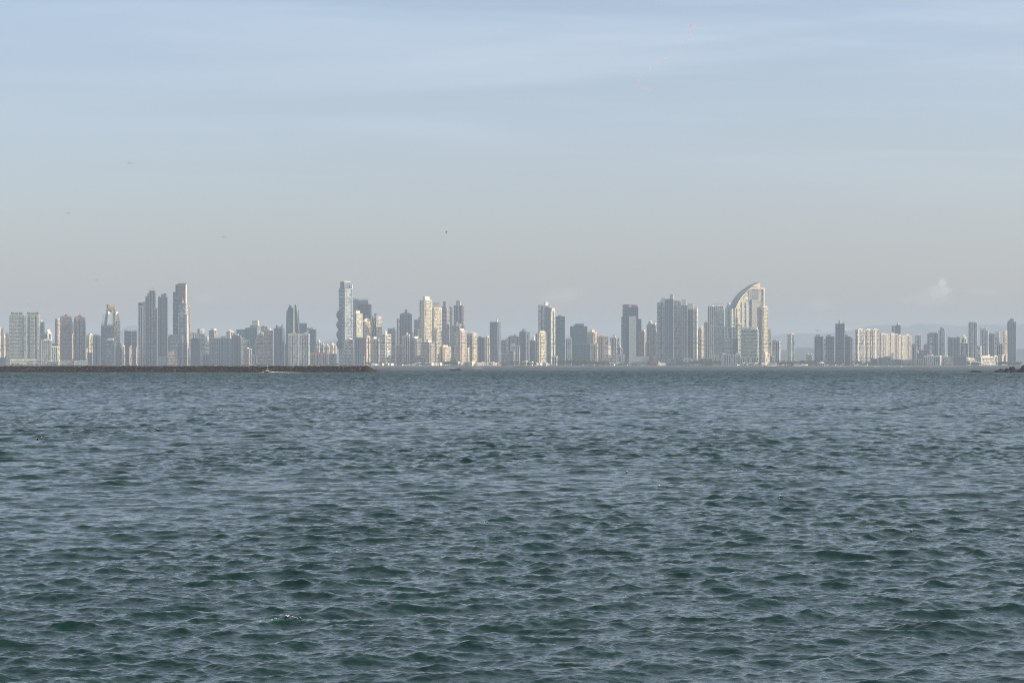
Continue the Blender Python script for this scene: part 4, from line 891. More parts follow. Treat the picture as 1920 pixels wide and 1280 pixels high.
# a shell: flat sunlit front face band
P = [(x(a), z(b)) for a, b in inner][::-1]; Q = [(x(a), z(b)) for a, b in outer]
inn2 = [(1381.2,578), (1384,570.5), (1388,562.5), (1393,555.3), (1399,548), (1404.3,543.2), (1410.5,541.2), (1418,541.6), (1425.7,541.8)]
m = MB()
for i in range(8):
    a0, a1, b0, b1 = outer[i], outer[i+1], inn2[i], inn2[i+1]
    m.xz([(x(b0[0]), z(b0[1])), (x(b1[0]), z(b1[1])), (x(a1[0]), z(a1[1])), (x(a0[0]), z(a0[1]))], -2, 2)
m.build('sail_face', PL['cream'], r)
m = MB(); back = [(a-4.2*min(1, (8-i)/4.0), b-.3) for i, (a, b) in enumerate(outer)]
for i in range(8):
    a0, a1, b0, b1 = back[i], back[i+1], outer[i], outer[i+1]
    m.xz([(x(b0[0]), z(b0[1])-.05), (x(b1[0]), z(b1[1])-.05), (x(a1[0]), z(a1[1])), (x(a0[0]), z(a0[1]))], 4, 30)
m.build('sail_back', PL['slate'], r)
MB().box(x(1425.72), x(1434.8), -1.8, 3, z(541.6), z(539)).build('sail_arm', PL['cream'], r)
MB().loft([(x(1432.2), -3), (x(1435), 2), (x(1435), 12), (x(1432.2), 12)], 0, [(x(1432.2), -3), (x(1435), 2), (x(1435), 12), (x(1432.2), 12)], z(541.62)).build('sail_edge', PL['cream'], r)
body = [(1382,0), (1408,0)]
MB().xz([(x(1380.8), 0), (x(1408), 0), (x(1408), z(541.8)), (x(1404), z(544.8)), (x(1399), z(549.5)), (x(1393.2), z(557)), (x(1388), z(565)), (x(1384), z(573)), (x(1381), z(580))], 2.2, 26).build('wall', M['creamg'], r)
MB().box(x(1404.5), x(1408)-.05, 1.0, 2.1, z(566), z(543)).build('pier', PL['pink'], r)
MB().box(x(1408.02), x(1422.6), 2.4, 26, 0, z(542.2)).build('wall', M['blue'], r)
m = MB()
for i in range(12): m.box(x(1408.2), x(1429), .6, 2.2, z(559.5)+i*(z(543)-z(559.5))/12, z(559.5)+i*(z(543)-z(559.5))/12+.9)
m.box(x(1408.2), x(1408.9), .4, 2.2, z(561), z(542.3)); m.build('balcony_stack', PL['lgrey'], r)
MB().box(x(1408.6), x(1422.4), -4, 2.35, 0, z(561)).build('gable_wall', PL['grey'], r)
MB().box(x(1422.62), x(1432.1), 2.3, 24, 0, z(542.4)).build('wall', M['creamg'], r)
balcony_stack(r, x(1423), x(1428), 2.3, z(640), z(544), 2, 3.3, PL['lgrey'])
MB().box(x(1390.5), x(1394), .4, 2.15, 0, z(567)).build('pier', PL['lgrey'], r); MB().box(x(1399), x(1404), .2, 2.15, 0, z(567)).build('pier', PL['lgrey'], r)
MB().box(x(1390.5), x(1405), .1, .35, z(567.4), z(565.6)).build('ledge', PL['lgrey'], r)
MB().box(x(1404.2), x(1408.5), -1, .05, z(569.5), z(566.5)).build('roof_house', PL['slate'], r)
for (a, b) in ((1376.4, 1378.2), (1380.2, 1382.2)): MB().box(x(a), x(b), -4, 2.1, 0, z(577.5)).build('leg_wall', PL['cream'], r)
MB().box(x(1378.25), x(1380.15), -3, 1.9, 0, z(578.5)).build('window_strip', PL['bglass'], r)
MB().box(x(1376), x(1390), -3.8, .05, z(609), z(606.5)).build('sail_crossbeam', PL['peach'], r)
# small dark lettering band on the sail, too far to read
MB().box(x(1409.3), x(1418.8), -2.25, -2.02, z(538.6), z(537.2)).build('sign_band', PL['slate'], r)

# convention hall
D = 6985; xc = 1201; r = root_at('convention_hall', xc, D, 'low hall with a big curved grey roof left of the red walled annex', 'hall'); x, z = PX(xc, D), PZ(D)
MB().box(x(1184), x(1218), 0, 60, 0, z(678.5)).build('wall', M['lgrey'], r)
m = MB(); A = []
for j in range(9):
    f = j/8; A.append((x(1184.8+7.5*f**1.6), z(678.4)+(z(668.2)-z(678.4))*math.sin(f*math.pi/2)))
m.xz([(x(1217.8), z(678.4)), (x(1218.5), z(668.4))]+A[::-1], -2, 58); m.f = m.f; m.build('roof', PL['lgrey'], r)
MB().dome(x(1207), -12, x(1213)-x(1207), 0.0, z(683.2), 16, 4).build('entrance_dome', PL['lgrey'], r)
r = root_at('office_block', 1224, 6960, 'dark red walled annex with grey floors beside the curved hall roof', 'building'); x, z = PX(1224, 6960), PZ(6960)
MB().box(x(1217.5), x(1223.5), 0, 26, 0, z(669)).build('wall', plain('dark_red_wall', (.22,.09,.08), .85), r)
MB().box(x(1223.52), x(1233), 1, 26, 0, z(670.5)).build('wall', M['greyh'], r); MB().box(x(1224), x(1230), 3, 20, z(670.5)+.02, z(668.6)).build('roof_house', PL['pink'], r)
# ---------------------------------------------------------------- trees (a few grown once, then copied)
def leaf_mat(name, a, b):
    t = NT(name); g = t.node('ShaderNodeNewGeometry').outputs['Random Per Island']
    t.l.new(t.mix(g, a, b), t.b.inputs['Base Color']); t.b.inputs['Roughness'].default_value = .7
    return t.m
M_LEAF = leaf_mat('tree_leaves', (.030,.050,.026), (.085,.11,.05)); M_BARK = plain('tree_bark', (.10,.075,.055), .9)
def grow(seed, w, h, palm=False):
    rnd = random.Random(seed); tr = MB(); cr = MB()
    th = h*(.8 if palm else .45)
    tr.cyl(0, 0, w*.05, 0, th, 7, w*.03)
    if palm:
        for i in range(13):
            a = i*6.283/13+rnd.uniform(-.2, .2); L = w*.5*rnd.uniform(.8, 1.1); n = 5; pts = []
            for j in range(n+1):
                f = j/n; pts.append((math.cos(a)*L*f, math.sin(a)*L*f, th+L*(.45*math.sin(f*2.6)-.55*f*f)))
            for j in range(n):
                p, q = pts[j], pts[j+1]; s = .55*(1-j/n*.7); nx, ny = -math.sin(a)*s, math.cos(a)*s
                cr.add([(p[0]+nx, p[1]+ny, p[2]-.25), (p[0], p[1], p[2]), (q[0], q[1], q[2]), (q[0]+nx, q[1]+ny, q[2]-.25), (p[0]-nx, p[1]-ny, p[2]-.25), (q[0]-nx, q[1]-ny, q[2]-.25)], [(0,1,2,3), (1,4,5,2)])
    else:
        for i in range(5):
            a = rnd.random()*6.3; L = w*.3; e = (math.cos(a)*L, math.sin(a)*L, th+h*.2)
            tr.loft([(-.25,-.2),(.25,-.2),(.2,.25),(-.2,.25)], th*.7, [(e[0]-.1,e[1]-.1),(e[0]+.1,e[1]-.1),(e[0]+.1,e[1]+.1),(e[0]-.1,e[1]+.1)], e[2])
        cl = [(rnd.gauss(0, w*.22), rnd.gauss(0, w*.2), h*.66+rnd.gauss(0, h*.13), w*rnd.uniform(.14, .26)) for _ in range(11)]
        for _ in range(620):
            c = rnd.choice(cl); d = Vector((rnd.gauss(0, 1), rnd.gauss(0, 1), rnd.gauss(0, .8))).normalized()*c[3]*rnd.uniform(.55, 1.1)
            p = Vector(c[:3])+d; 
            if p.z < h*.28: continue
            u_ = Vector((rnd.gauss(0,1), rnd.gauss(0,1), rnd.gauss(0,1))).normalized(); v_ = u_.cross(Vector((rnd.gauss(0,1), rnd.gauss(0,1), rnd.gauss(0,1)))).normalized(); s = rnd.uniform(.35, .8)
            cr.add([p-u_*s, p-v_*s*.6, p+u_*s, p+v_*s*.6], [(0,1,2,3)])
    root = empty('palm_tree' if palm else 'tree', (0, 0, -500)); tr.build('trunk', M_BARK, root); cr.build('crown', M_LEAF, root); return root
def copy_tree(src, parent=None):
    c = src.copy(); COL.objects.link(c); c.parent = parent
    for k_ in ('label', 'category', 'group'):
        if k_ in c.keys(): del c[k_]
    for ch in list(src.children): copy_tree(ch, c)
    return c
protos = [grow(1, 11, 10), grow(2, 15, 11), grow(3, 9, 12), grow(4, 7, 11, True)]; used = [False]*4
def place(i, x, y, z, s, rz):
    if not used[i]: o = protos[i]; used[i] = True
    else: o = copy_tree(protos[i])
    o.location = (x, y, z); o.scale = (s, s, s); o.rotation_euler = (0, 0, rz); return o
rt = random.Random(77)
def trees(a, b, n, D, smin, smax, label, group, kinds=(0,0,1,2), z=GR):
    for i in range(n):
        px = a+(b-a)*(i+rt.uniform(.1,.9))/n; d = D+rt.uniform(-35, 35); k = rt.choice(kinds)
        o = place(k, X_(px, d), d, z-.3, rt.uniform(smin, smax), rt.random()*6.3)
        tag(o, label.replace('tree', 'palm tree', 1) if k == 3 else label, 'palm tree' if k == 3 else 'tree', group+(' palms' if k == 3 else ''))
trees(18, 112, 16, 6935, .6, .9, 'tree just showing over the breakwater below the green glass twins', 'trees behind the breakwater, left part', (0,1,2,3))
trees(380, 640, 22, 6930, .5, .75, 'tree just showing over the breakwater right of the brown topped tower', 'trees behind the breakwater, right part', (0,1,2))
trees(686, 725, 9, 6915, .7, 1.1, 'tree on the shore at the tip of the breakwater', 'trees by the breakwater tip', (0,2,3))
trees(738, 806, 15, 6925, .7, 1.1, 'tree in the green strip below the tall yellowish towers', 'trees below the yellowish towers', (0,1,3))
trees(832, 862, 12, 6920, 1.0, 1.5, 'tree in the dense seaside park beside the white houses', 'trees of the seaside park', (0,1))
trees(870, 935, 10, 6925, .6, 1.0, 'tree among the small white houses of the old shore quarter', 'trees among the old shore houses', (0,2,3))
trees(938, 1006, 12, 6930, .7, 1.2, 'tree on the shore between old quarter and glittering cream tower', 'trees left of the glittering tower', (0,1))
trees(1046, 1142, 30, 6925, 1.0, 1.7, 'tree in the dark wood below the teal glass blocks', 'dark wood below the teal blocks', (0,1,2))
trees(1142, 1240, 18, 6920, .6, 1.0, 'tree on the shore before the curved roof hall', 'trees before the curved roof hall', (0,2,3))
trees(1270, 1352, 24, 6920, .8, 1.5, 'tree on the shore below the white cluster of towers', 'trees below the white cluster', (0,1,2))
trees(1384, 1432, 12, 6930, .6, 1.1, 'tree below the sail tower podium', 'trees below the sail tower', (0,2,3))
trees(1446, 1530, 26, 6930, .9, 1.5, 'tree in the shore wood below the lone half glass tower', 'shore wood left of the slate towers', (0,1,2))
trees(1532, 1640, 28, 6935, .7, 1.3, 'tree in the shore wood below the slate grey towers', 'shore wood below the slate towers', (0,1,2))
trees(1640, 1735, 20, 6900, .5, .8, 'tree before the low dark waterfront blocks', 'trees before the dark waterfront blocks', (0,2))
trees(1812, 1840, 9, 6905, .7, 1.1, 'tree between dark square block and white seaside building', 'trees by the white seaside building', (0,1))
trees(1870, 1915, 14, 6900, .8, 1.2, 'tree on the shore behind the dark rocks', 'trees behind the dark rocks', (0,1,2))
# ---------------------------------------------------------------- low houses on the shore
rh = random.Random(21); HM = [PL['white'], PL['cream'], PL['lgrey'], PL['peach'], PL['grey'], PL['white']]; HR = [PL['lgrey'], PL['tan'], PL['rust'], PL['white'], PL['grey']]
def houses(a, b, n, D, hmin, hmax, label, group, tone=None, wid=(6, 13)):
    for i in range(n):
        d = D+rh.uniform(-40, 40); w = rh.uniform(*wid)*K*d; h = rh.uniform(hmin, hmax)*K*d; dp = rh.uniform(8, 16)
        px = a+(b-a)*(i+.5+rh.uniform(-.3, .3))/n
        r = empty('house', (X_(px, d), d, GR), rh.choice((-1, 1))*R(rh.uniform(8, 38))); tag(r, label, 'house', group)
        m = rh.choice(tone or HM); MB().box(-w/2, w/2, -dp/2, dp/2, -1, h).build('wall', m, r)
        if rh.random() < .5: MB().pyr(-w/2-.5, w/2+.5, -dp/2-.5, dp/2+.5, h+.02, h+h*.3, .4).build('roof', rh.choice(HR), r)
        else:
            MB().box(-w/2-.3, w/2+.3, -dp/2-.3, dp/2+.3, h+.02, h+.7).build('roof', rh.choice(HR[:4:3]), r)
            if rh.random() < .5: MB().box(-w*.3, w*.05, -dp*.2, dp*.3, h+.72, h+3).build('roof_house', m, r)
        nf = max(1, int(h/3.4)); nw = max(2, int(w/4.5))
        for f in range(min(nf, 3)):
            for q in range(min(nw, 4)):
                xx = -w/2+w*(q+.5)/min(nw, 4); MB().box(xx-.8, xx+.8, -dp/2-.06, -dp/2+.05, 1+f*3.4, 2.7+f*3.4).build('window', PL['glass'], r)
houses(696, 738, 7, 6960, 2, 5, 'small pale shore house between breakwater tip and seaside park', 'houses right of the breakwater tip', wid=(5, 10))
houses(738, 826, 12, 6990, 2.5, 6, 'small pale house below the tall yellowish towers', 'houses below the yellowish towers', wid=(5, 11))
houses(858, 882, 6, 6950, 4, 8, 'small white house right of the seaside park', 'houses right of the seaside park', wid=(4, 8))
houses(884, 938, 14, 6935, 3, 9, 'small sunlit house of the old shore quarter below the free teal tower', 'houses of the old shore quarter', tone=[PL['white'], PL['cream'], PL['peach'], PL['white']], wid=(4, 9))
houses(982, 1000, 2, 6960, 7, 9, 'mottled white house on the shore left of the glittering tower', 'houses left of the glittering tower', tone=[PL['white']], wid=(8, 10))
houses(1004, 1030, 4, 6950, 3, 7, 'small house at the foot of the glittering cream tower', 'houses below the glittering tower', wid=(5, 9))
houses(1082, 1180, 12, 6965, 2.5, 6, 'small grey white shore house left of the curved roof hall', 'houses left of the curved roof hall', tone=[PL['lgrey'], PL['grey'], PL['white']], wid=(5, 12))
houses(1234, 1246, 2, 6950, 4, 6, 'small grey block right of the dark red annex', 'houses right of the red annex', wid=(5, 8))
houses(1380, 1432, 7, 6960, 2, 6, 'low pale block below the sail tower', 'houses below the sail tower', wid=(5, 11))
houses(1446, 1510, 8, 6975, 3, 7, 'low pale house among trees below the lone half glass tower', 'houses below the lone tower', tone=[PL['lgrey'], PL['white'], PL['grey']], wid=(5, 11))
houses(1545, 1634, 9, 6970, 2, 4.5, 'low pale house among trees below the slate towers', 'houses below the slate towers', tone=[PL['lgrey'], PL['white'], PL['grey']], wid=(5, 10))
houses(1826, 1838, 2, 6970, 5, 8, 'low pale house left of the white seaside building', 'houses left of the white seaside building', tone=[PL['white'], PL['lgrey']], wid=(5, 8))
# pavilion with a white dome
D = 6890; r = root_at('pavilion', 1540, D, 'small domed white pavilion on the quay below the slate towers', 'pavilion'); x, z = PX(1540, D), PZ(D)
for px in (1534, 1538, 1542, 1546): MB().cyl(x(px), 0, .9, -1, z(682), 8).build('column', PL['white'], r)
MB().box(x(1532), x(1548), -6, 6, z(682)+.02, z(680.6)).build('roof_slab', PL['white'], r); MB().dome(x(1540), 0, x(1544.5)-x(1540), z(680.6)+.02, 4, 14, 4).build('dome', PL['white'], r)
# quays and sandbanks
def quay(a, b, yt, D, label, mat, h=4, nm='sea_wall'):
    m = MB(); n = 6; hh = Z_(yt, D)
    m.box(X_(a, D), X_(b, D), D, D+h, -1.5, hh); m.box(X_(a, D)-.3, X_(b, D)+.3, D-.4, D+.3, hh-.7, hh+.3)
    tag(m.build(nm, mat), label, 'wall')
quay(1532, 1700, 686.4, 6700, 'long pale quay wall below the slate towers', PL['lgrey'])
quay(1195, 1260, 686.9, 6720, 'thin pale quay wall below the curved roof hall', PL['grey'])
def sandbank(a, b, yt, yb, mat, name='beach'):
    D = HCAM/((yb-EYE)*K); w = (b-a)*K*D/2; h = Z_(yt, D); cx = X_((a+b)/2, D); m = MB(); n, k_ = 28, 6
    for j in range(k_+1):
        f = math.cos(math.pi/2*j/k_)
        for i in range(n):
            q = 6.283*i/n; rr_ = 1+.18*mnoise.noise(Vector((math.cos(q)*1.5+a, math.sin(q)*1.5, 0)))
            m.v.append((cx+w*f*math.cos(q)*rr_, D+22+20*f*math.sin(q)*rr_, -.4+(h+.4)*math.sin(math.pi/2*j/k_)**.8*(1+.15*mnoise.noise(Vector((i*.7+a, j*.6, 1))))))
    for j in range(k_):
        for i in range(n): m.f.append((j*n+i, j*n+(i+1)%n, (j+1)*n+(i+1)%n, (j+1)*n+i))
    o = m.build(name, mat, smooth=True); tag(o, kind='structure')
M_SAND = plain('sand', (.26,.21,.165), .95, .2, .3); M_ROCKY = plain('brown_bank', (.095,.08,.07), .95, .3, .25)
for args in ((702,728,690.2,692.6,M_SAND),(700,760,690.5,692.8,M_ROCKY),(827,856,688.9,690.6,M_SAND),(850,900,689.8,691.6,M_ROCKY),(878,908,689.2,691.6,M_SAND),(960,1000,686.4,689.2,M_ROCKY),(1000,1044,688.4,690.6,M_ROCKY),(1700,1760,688.2,689.8,M_ROCKY)): sandbank(*args)
# ---------------------------------------------------------------- masts, flag, buoys
D = 8600; h = Z_(565, D)-GR; r = empty('radio_mast', (X_(52.6, D), D, GR)); tag(r, 'thin red and white lattice mast rising behind the right green glass twin', 'mast')
m1, m2 = MB(), MB(); n = 14
for i in range(n):
    (m1 if i % 2 else m2).loft([(-2+.1*i,-2+.1*i),(2-.1*i,-2+.1*i),(2-.1*i,2-.1*i),(-2+.1*i,2-.1*i)], h*i/n, [(-1.9+.1*i,-1.9+.1*i),(1.9-.1*i,-1.9+.1*i),(1.9-.1*i,1.9-.1*i),(-1.9+.1*i,1.9-.1*i)], h*(i+.96)/n)
m1.build('red_sections', plain('red_paint', (.45,.06,.04), .5), r); m2.build('white_sections', PL['white'], r)
D = 6940; h = Z_(667.5, D)-GR; r = empty('striped_pole', (X_(682.9, D), D-10, GR)); tag(r, 'red and white banded pole before the bright peach tower', 'pole')
for i in range(5): MB().cyl(0, 0, 1.0, h*i/5+.02, h*(i+1)/5, 10).build('band', plain('red_paint', (.45,.06,.04), .5) if i % 2 else PL['white'], r)
D = 6900; r = empty('flagpole', (X_(1718.6, D), D, GR)); tag(r, 'pole with a large drooping white banner among low right hand blocks', 'flag')
h = Z_(653.5, D)-GR; MB().cyl(0, 0, .35, 0, h, 8, .2).build('pole', PL['steel'], r)
m = MB()
for i in range(7):
    xx = .3+i*1.15; zz = h-.6-i*1.35+.3*math.sin(i*1.7); m.v += [(xx, .5*math.sin(i*1.3), zz), (xx-.8, .5*math.sin(i*1.3+.5), zz-5.0)]
for i in range(6): m.f.append((2*i, 2*i+1, 2*i+3, 2*i+2))
fb = m.build('banner', PL['white'], r); sm_ = fb.modifiers.new('s', 'SOLIDIFY'); sm_.thickness = .08
def buoy(px, yt, yb, col, label):
    D = HCAM/((yb-EYE)*K); r = empty('buoy', (X_(px, D), D, 0)); tag(r, label, 'buoy'); h = Z_(yt, D)
    mt = plain(col+'_buoy_paint', (.55,.04,.03) if col == 'red' else (.015,.10,.06), .5)
    MB().cyl(0, 0, .75, -.4, .5, 14, .7).build('float', mt, r); MB().cyl(0, 0, .45, .5, h*.8, 10, .16).build('tower', mt, r)
    MB().cyl(0, 0, .2, h*.8, h, 8, .05).build('topmark', mt, r); MB().box(-.38, .38, -.38, .38, h*.62, h*.68).build('platform', mt, r)
buoy(1513.2, 690, 695.6, 'green', 'slim dark green channel buoy below the small white ferry')
buoy(1734.8, 689.6, 694.8, 'red', 'small bright red channel buoy left of the dark rocks')
# ---------------------------------------------------------------- boats
def hull(m, L, Wd, h, bow=1, sheer=.35, z0=-.3):
    n = 9; rings = []
    for i in range(n):
        f = i/(n-1); w = Wd/2*(1-max(0, (f-.5)/.5)**2.2)*(.86+.14*min(1, f*4)); x = (-L/2+L*f)*bow; zt_ = h*(1+sheer*f*f)
        rings.append([(x, -w, zt_), (x+bow*-.02*L*(1-f), -w*.72, z0+(zt_-z0)*.3), (x, 0, z0), (x, w*.72, z0+(zt_-z0)*.3), (x, w, zt_)])
    k = len(m.v)
    for r_ in rings: m.v += r_
    for i in range(n-1):
        for j in range(4):
            q = (k+i*5+j, k+i*5+j+1, k+(i+1)*5+j+1, k+(i+1)*5+j); m.f.append(q if bow < 0 else q[::-1])
    m.f.append((k, k+1, k+2, k+3, k+4))
    for i in range(n-1): m.f.append((k+i*5, k+(i+1)*5, k+(i+1)*5+4, k+i*5+4))
# motorboat
D = HCAM/((699.0-EYE)*K); bx_ = X_(500.5, D); r = empty('motorboat', (bx_, D, .15), R(4)); r.scale = (1.2, 1.2, 1.25); tag(r, 'small dark green motorboat with a white cabin speeding along the breakwater', 'motorboat')
m = MB(); hull(m, 4.7, 1.9, .75, -1, .45); m.build('hull', plain('boat_green', (.012,.05,.055), .35, .05), r)
MB().box(-2.1, 2.3, -.97, .97, .76, .86).build('gunwale', PL['white'], r)
m = MB(); m.xz([(-.9, .88), (1.0, .88), (.85, 1.75), (-.35, 1.75)], -.7, .7); m.build('cabin', PL['white'], r)
MB().xz([(-.86, 1.18), (.9, 1.18), (.84, 1.55), (-.55, 1.55)], -.73, .73).build('window', PL['glass'], r)
MB().box(-.6, 1.1, -.8, .8, 1.76, 1.84).build('roof', PL['cream'], r); MB().cyl(.2, 0, .05, 1.84, 3.9, 6, .03).build('antenna', PL['white'], r)
MB().cyl(.2, 0, .22, 3.6, 3.85, 8).build('radar_ball', PL['white'], r); m = MB().box(2.3, 2.75, -.25, .25, .2, 1.15); m.build('outboard_motor', PL['dark'], r)
# person sitting in the stern
me = bpy.data.meshes.new('person'); J = dict(hip=(0,0,.0), ch=(-.02,0,.42), nk=(-.03,0,.56), hd=(-.06,0,.74), ls=(-.02,-.19,.48), le=(-.18,-.27,.25), lh=(-.4,-.2,.22), rs=(-.02,.19,.48), re=(-.15,.28,.25), rh=(-.38,.2,.22), lk=(-.42,-.13,.02), lf=(-.45,-.13,-.42), lt=(-.62,-.13,-.44), rk=(-.42,.13,.02), rf=(-.45,.13,-.42), rt=(-.62,.13,-.44))
nm = list(J); me.from_pydata([J[k_] for k_ in nm], [(nm.index(a), nm.index(b)) for a, b in (('hip','ch'),('ch','nk'),('nk','hd'),('ch','ls'),('ls','le'),('le','lh'),('ch','rs'),('rs','re'),('re','rh'),('hip','lk'),('lk','lf'),('lf','lt'),('hip','rk'),('rk','rf'),('rf','rt'))], [])
pr = bpy.data.objects.new('person', me); COL.objects.link(pr); sk = pr.modifiers.new('skin', 'SKIN'); rad = dict(hip=.15, ch=.16, nk=.06, hd=.11, ls=.07, le=.05, lh=.045, rs=.07, re=.05, rh=.045, lk=.08, lf=.05, lt=.05, rk=.08, rf=.05, rt=.05)
for i, k_ in enumerate(nm): me.skin_vertices[0].data[i].radius = (rad[k_], rad[k_])
me.skin_vertices[0].data[0].use_root = True; pr.modifiers.new('sub', 'SUBSURF').render_levels = 1
me.materials.append(plain('orange_shirt', (.50,.20,.10), .8)); pr.location = (bx_+2.1, D-.1, 1.75); tag(pr, 'person in an orange top seated in the stern of the motorboat', 'person')
# wake
m = MB(); rw = random.Random(8)
for i in range(620):
    f = rw.random()**1.5; x0 = bx_+1.6+f*22; y0 = D+rw.uniform(-1.2, 1.2)*(.5+f*1.2); s = rw.uniform(.15, .5)*(1.3-f*.8); zz = .25+rw.random()*(.45 if f < .15 else .2)*(1-f)
    k = 6; m.add([(x0+s*1.8*math.cos(6.283*q/k), y0+s*math.sin(6.283*q/k), zz) for q in range(k)]+[(x0, y0, zz+s*.6)], [(q, (q+1)%k, k) for q in range(k)])
for i in range(150):
    f = rw.random(); x0 = bx_-2.2-f*3.6; y0 = D-1.0-f*1.2+rw.uniform(-.3,.3); s = rw.uniform(.12, .32)*(1.2-f); zz = .15+rw.random()*.5*(1-f)**2
    k = 6; m.add([(x0+s*1.6*math.cos(6.283*q/k), y0+s*math.sin(6.283*q/k), zz) for q in range(k)]+[(x0, y0, zz+s*.6)], [(q, (q+1)%k, k) for q in range(k)])
tag(m.build('boat_wake', plain('wake_foam', (.85,.84,.80), .6, .04)), 'white foaming wake and bow spray of the motorboat', 'wake', kind='stuff')
# dark work boat
D = HCAM/((694.6-EYE)*K); r = empty('work_boat', (X_(855, D), D, .1), R(-3)); tag(r, 'long low dark work boat lying before the seaside park', 'boat')
m = MB(); hull(m, 11, 2.8, .8, -1, .7); m.build('hull', PL['dark'], r); MB().box(.8, 4.3, -1, 1, .82, 1.9).build('cabin', PL['slate'], r); MB().box(.6, 4.5, -1.1, 1.1, 1.92, 2.05).build('roof', PL['dark'], r)
for xx in (-1.2, -.1): MB().box(xx-.4, xx+.4, -.6, .6, .82, 1.35).build('crate', PL['rust'], r)
MB().cyl(4.9, 0, .45, .5, 1.3, 8).build('engine_cover', PL['red'], r); MB().cyl(2.2, 0, .05, 2.05, 3.4, 6).build('mast', PL['steel'], r)
# white ferries
def ferry(a, b, yt, yw, label, decks):
    D = HCAM/((yw-EYE)*K); L = (b-a)*K*D; r = empty('ferry', (X_((a+b)/2, D), D, .25)); tag(r, label, 'ferry'); S_ = K*D
    m = MB(); hull(m, L, L*.26, 1.7, -1, .35, -.2); m.build('hull', PL['white'], r)
    MB().box(-L*.44, L*.46, -L*.10, L*.10, 1.75, 1.95).build('deck', PL['lgrey'], r)
    for (x0, x1, h0, h1) in decks:
        zz0, zz1 = 1.97+h0*S_, 1.97+h1*S_; MB().box(x0*L, x1*L, -L*.09, L*.09, zz0, zz1).build('cabin', PL['white'], r)
        nn = max(2, int((x1-x0)*L/2.6))
        for q in range(nn):
            xx = x0*L+(x1-x0)*L*(q+.5)/nn; MB().box(xx-.8, xx+.8, -L*.09-.06, -L*.09+.02, zz0+(zz1-zz0)*.4, zz0+(zz1-zz0)*.75).build('window', PL['glass'], r)
        MB().box(x0*L-.4, x1*L+.4, -L*.095, L*.095, zz1+.02, zz1+.25).build('roof', PL['lgrey'], r)
    MB().cyl(0, 0, .12, 1.97+decks[-1][3]*S_*.5, 1.97+(decks[-1][3]+1.6)*S_, 6).build('mast', PL['white'], r)
ferry(1484.5, 1505.5, 678, 688.2, 'small bright white ferry below the lone half glass tower', [(-.34,.02,0,3.0),(.08,.36,0,3.2),(-.30,-.04,3.2,5.4),(.12,.28,3.4,4.8)])
ferry(1430, 1459, 679, 688.2, 'larger pale ferry with big cabins below the slim white tower', [(-.22,.30,0,3.2),(-.16,.36,3.4,6.0)])
rb_ = random.Random(4)
for i, px in enumerate((1575.5, 1603, 1616.5, 1622, 1641, 1647.5, 1666, 1677.5, 1690)):
    D = 5900+rb_.uniform(-150, 150); r = empty('moored_boat', (X_(px, D), D, .3), rb_.uniform(-.8, .8)); tag(r, 'tiny white boat moored along the quay on the right', 'boat', 'tiny white boats moored along the quay')
    L = rb_.uniform(4.5, 8); m = MB(); hull(m, L, L*.32, 1.0, 1 if rb_.random() < .5 else -1); m.build('hull', PL['white'], r); MB().box(-L*.2, L*.12, -L*.11, L*.11, 1.02, 2.3).build('cabin', PL['white'], r)
    if i % 3 == 0: MB().cyl(0, 0, .12, 2.3, 6.5, 6).build('mast', PL['white'], r)
# ---------------------------------------------------------------- birds
def bird_mesh(name, mat, lift=.25, sweep=.2):
    m = MB(); n = 8; P = [(-.5, .02), (-.36, .07), (-.1, .115), (.15, .10), (.32, .06), (.40, .065), (.47, .045), (.58, .008)]
    k = 0
    for (yy, rr_) in P: m.v += [(rr_*math.cos(6.283*i/n), yy, rr_*.85*math.sin(6.283*i/n)+(.02 if yy > .35 else 0)) for i in range(n)]
    for j in range(len(P)-1):
        for i in range(n): m.f.append((j*n+i, j*n+(i+1)%n, (j+1)*n+(i+1)%n, (j+1)*n+i))
    for s in (-1, 1):
        W_ = [(0.05,.20,-.14,.05),(.45,.26,-.12,.05+lift*.6),(.80,.16,-.14,.05+lift*.75),(1.0,-.02-sweep,-.16-sweep,.05+lift*.4)]
        kk_ = len(m.v)
        for (xx, ya, yb, zz) in W_: m.v += [(s*xx, ya, zz+.012), (s*xx, yb, zz+.006), (s*xx, ya, zz-.012), (s*xx, yb, zz-.006)]
        for j in range(3):
            a, b = kk_+4*j, kk_+4*j+4
            for q in ((a, a+1, b+1, b), (a+2, b+2, b+3, a+3), (a, b, b+2, a+2), (a+1, a+3, b+3, b+1)): m.f.append(q)
    kk_ = len(m.v); m.v += [(-.03,-.48,.0),(.03,-.48,.0),(.10,-.72,.01),(-.10,-.72,.01),(-.03,-.48,.02),(.03,-.48,.02),(.10,-.72,.025),(-.10,-.72,.025)]
    m.f += [(kk_+3,kk_+2,kk_+1,kk_),(kk_+4,kk_+5,kk_+6,kk_+7),(kk_,kk_+1,kk_+5,kk_+4),(kk_+2,kk_+3,kk_+7,kk_+6)]
    return m
def bird(px, py, wpx, D, mat, label, grp=None, rz=0, roll=0, lift=.25, sweep=.2):
    o = bird_mesh('bird', mat, lift, sweep).build('bird', mat); s = wpx*K*D/2*(1.25 if grp else 1.6); o.scale = (s, s, s)
    o.location = (X_(px, D), D, Z_(py, D)); o.rotation_euler = (0, roll, rz); tag(o, label, 'bird', grp); LAST[0] = o
LAST = [None]
M_BIRD = plain('dark_feathers', (.035,.032,.03), .8); M_GULL = plain('pale_feathers', (.35,.35,.36), .8)
bird(242.7, 306.6, 7.5, 700, M_BIRD, 'largest dark bird, alone high at the left', rz=.3, roll=.22)
bird(128, 400.2, 5, 760, M_BIRD, 'dark bird farthest to the left', rz=-.4, lift=.4)
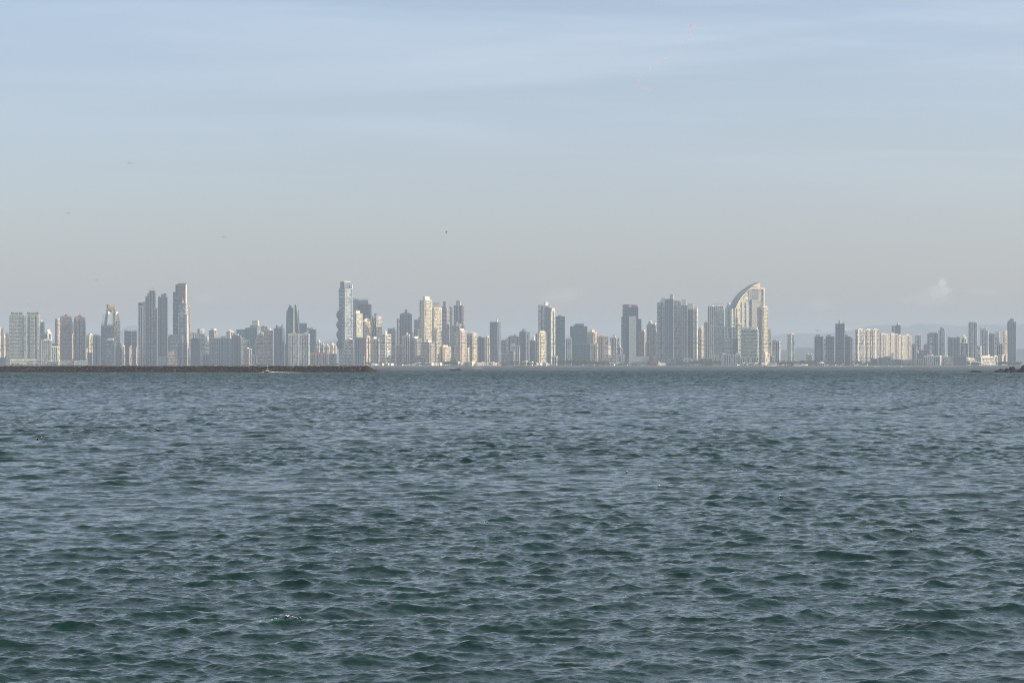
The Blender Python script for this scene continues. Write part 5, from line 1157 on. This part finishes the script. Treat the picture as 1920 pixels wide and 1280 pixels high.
bird(420, 444.8, 6, 760, M_BIRD, 'dark bird gliding between the left tower clusters, high up', rz=.5, roll=.2)
bird(677, 468, 5, 800, M_BIRD, 'small dark bird right above the wavy tower', rz=.2)
bird(180.5, 525.6, 4.5, 820, M_BIRD, 'small dark bird just above the gold crowned tower', rz=-.3)
bird(836.8, 436.3, 4.2, 500, plain('black_feathers', (.008,.008,.01), .8), 'black bird seen end on with folded wings near the middle', rz=1.35, lift=.8, sweep=.5)
bird(597.5, 624.3, 2.4, 900, M_BIRD, 'tiny dark bird low between striped blocks and wavy tower', rz=.9)
bird(1533.3, 621, 8.5, 700, M_GULL, 'pale grey gull gliding above the left slate tower', rz=.1, lift=.45)
bird(1466.5, 552.5, 2.6, 900, M_BIRD, 'tiny bird speck right of the sail tower top', rz=.4)
t = NT('pink_feathers'); t.b.inputs['Base Color'].default_value = (1.0,.62,.60,1); t.b.inputs['Roughness'].default_value = .8
tr = t.node('ShaderNodeBsdfTranslucent'); tr.inputs[0].default_value = (1,.70,.68,1); mx = t.node('ShaderNodeMixShader'); mx.inputs[0].default_value = .6
t.l.new(t.b.outputs[0], mx.inputs[1]); t.l.new(tr.outputs[0], mx.inputs[2]); t.l.new(mx.outputs[0], t.out.inputs[0]); M_PINK = t.m
rp = random.Random(2)
for (u_, v_) in ((920,224),(962,204),(1030,218),(916,262),(918,300),(922,342),(900,392),(850,458),(768,530),(656,630),(540,716),(420,792),(312,862),(220,926),(178,990),(138,1043),(155,1098),(197,1146),(250,1177),(320,1186),(373,1177),(415,1166),(1112,265)):
    bird(1180+u_/8, 20+v_/8, rp.uniform(3.4, 4.4), 620, M_PINK, 'pale pink bird in the long curved flock high on the right', 'flock of pale pink birds', rz=1.2+rp.uniform(-.2,.2), lift=rp.uniform(.0,.2)); ob = [o_ for o_ in COL.objects if o_.name.startswith('bird')][-1] if False else LAST[0]
    ob.rotation_euler = Vector((.62+rp.uniform(-.1,.1), -.75, .22)).to_track_quat('Z', 'Y').to_euler()
print('towers', NB)
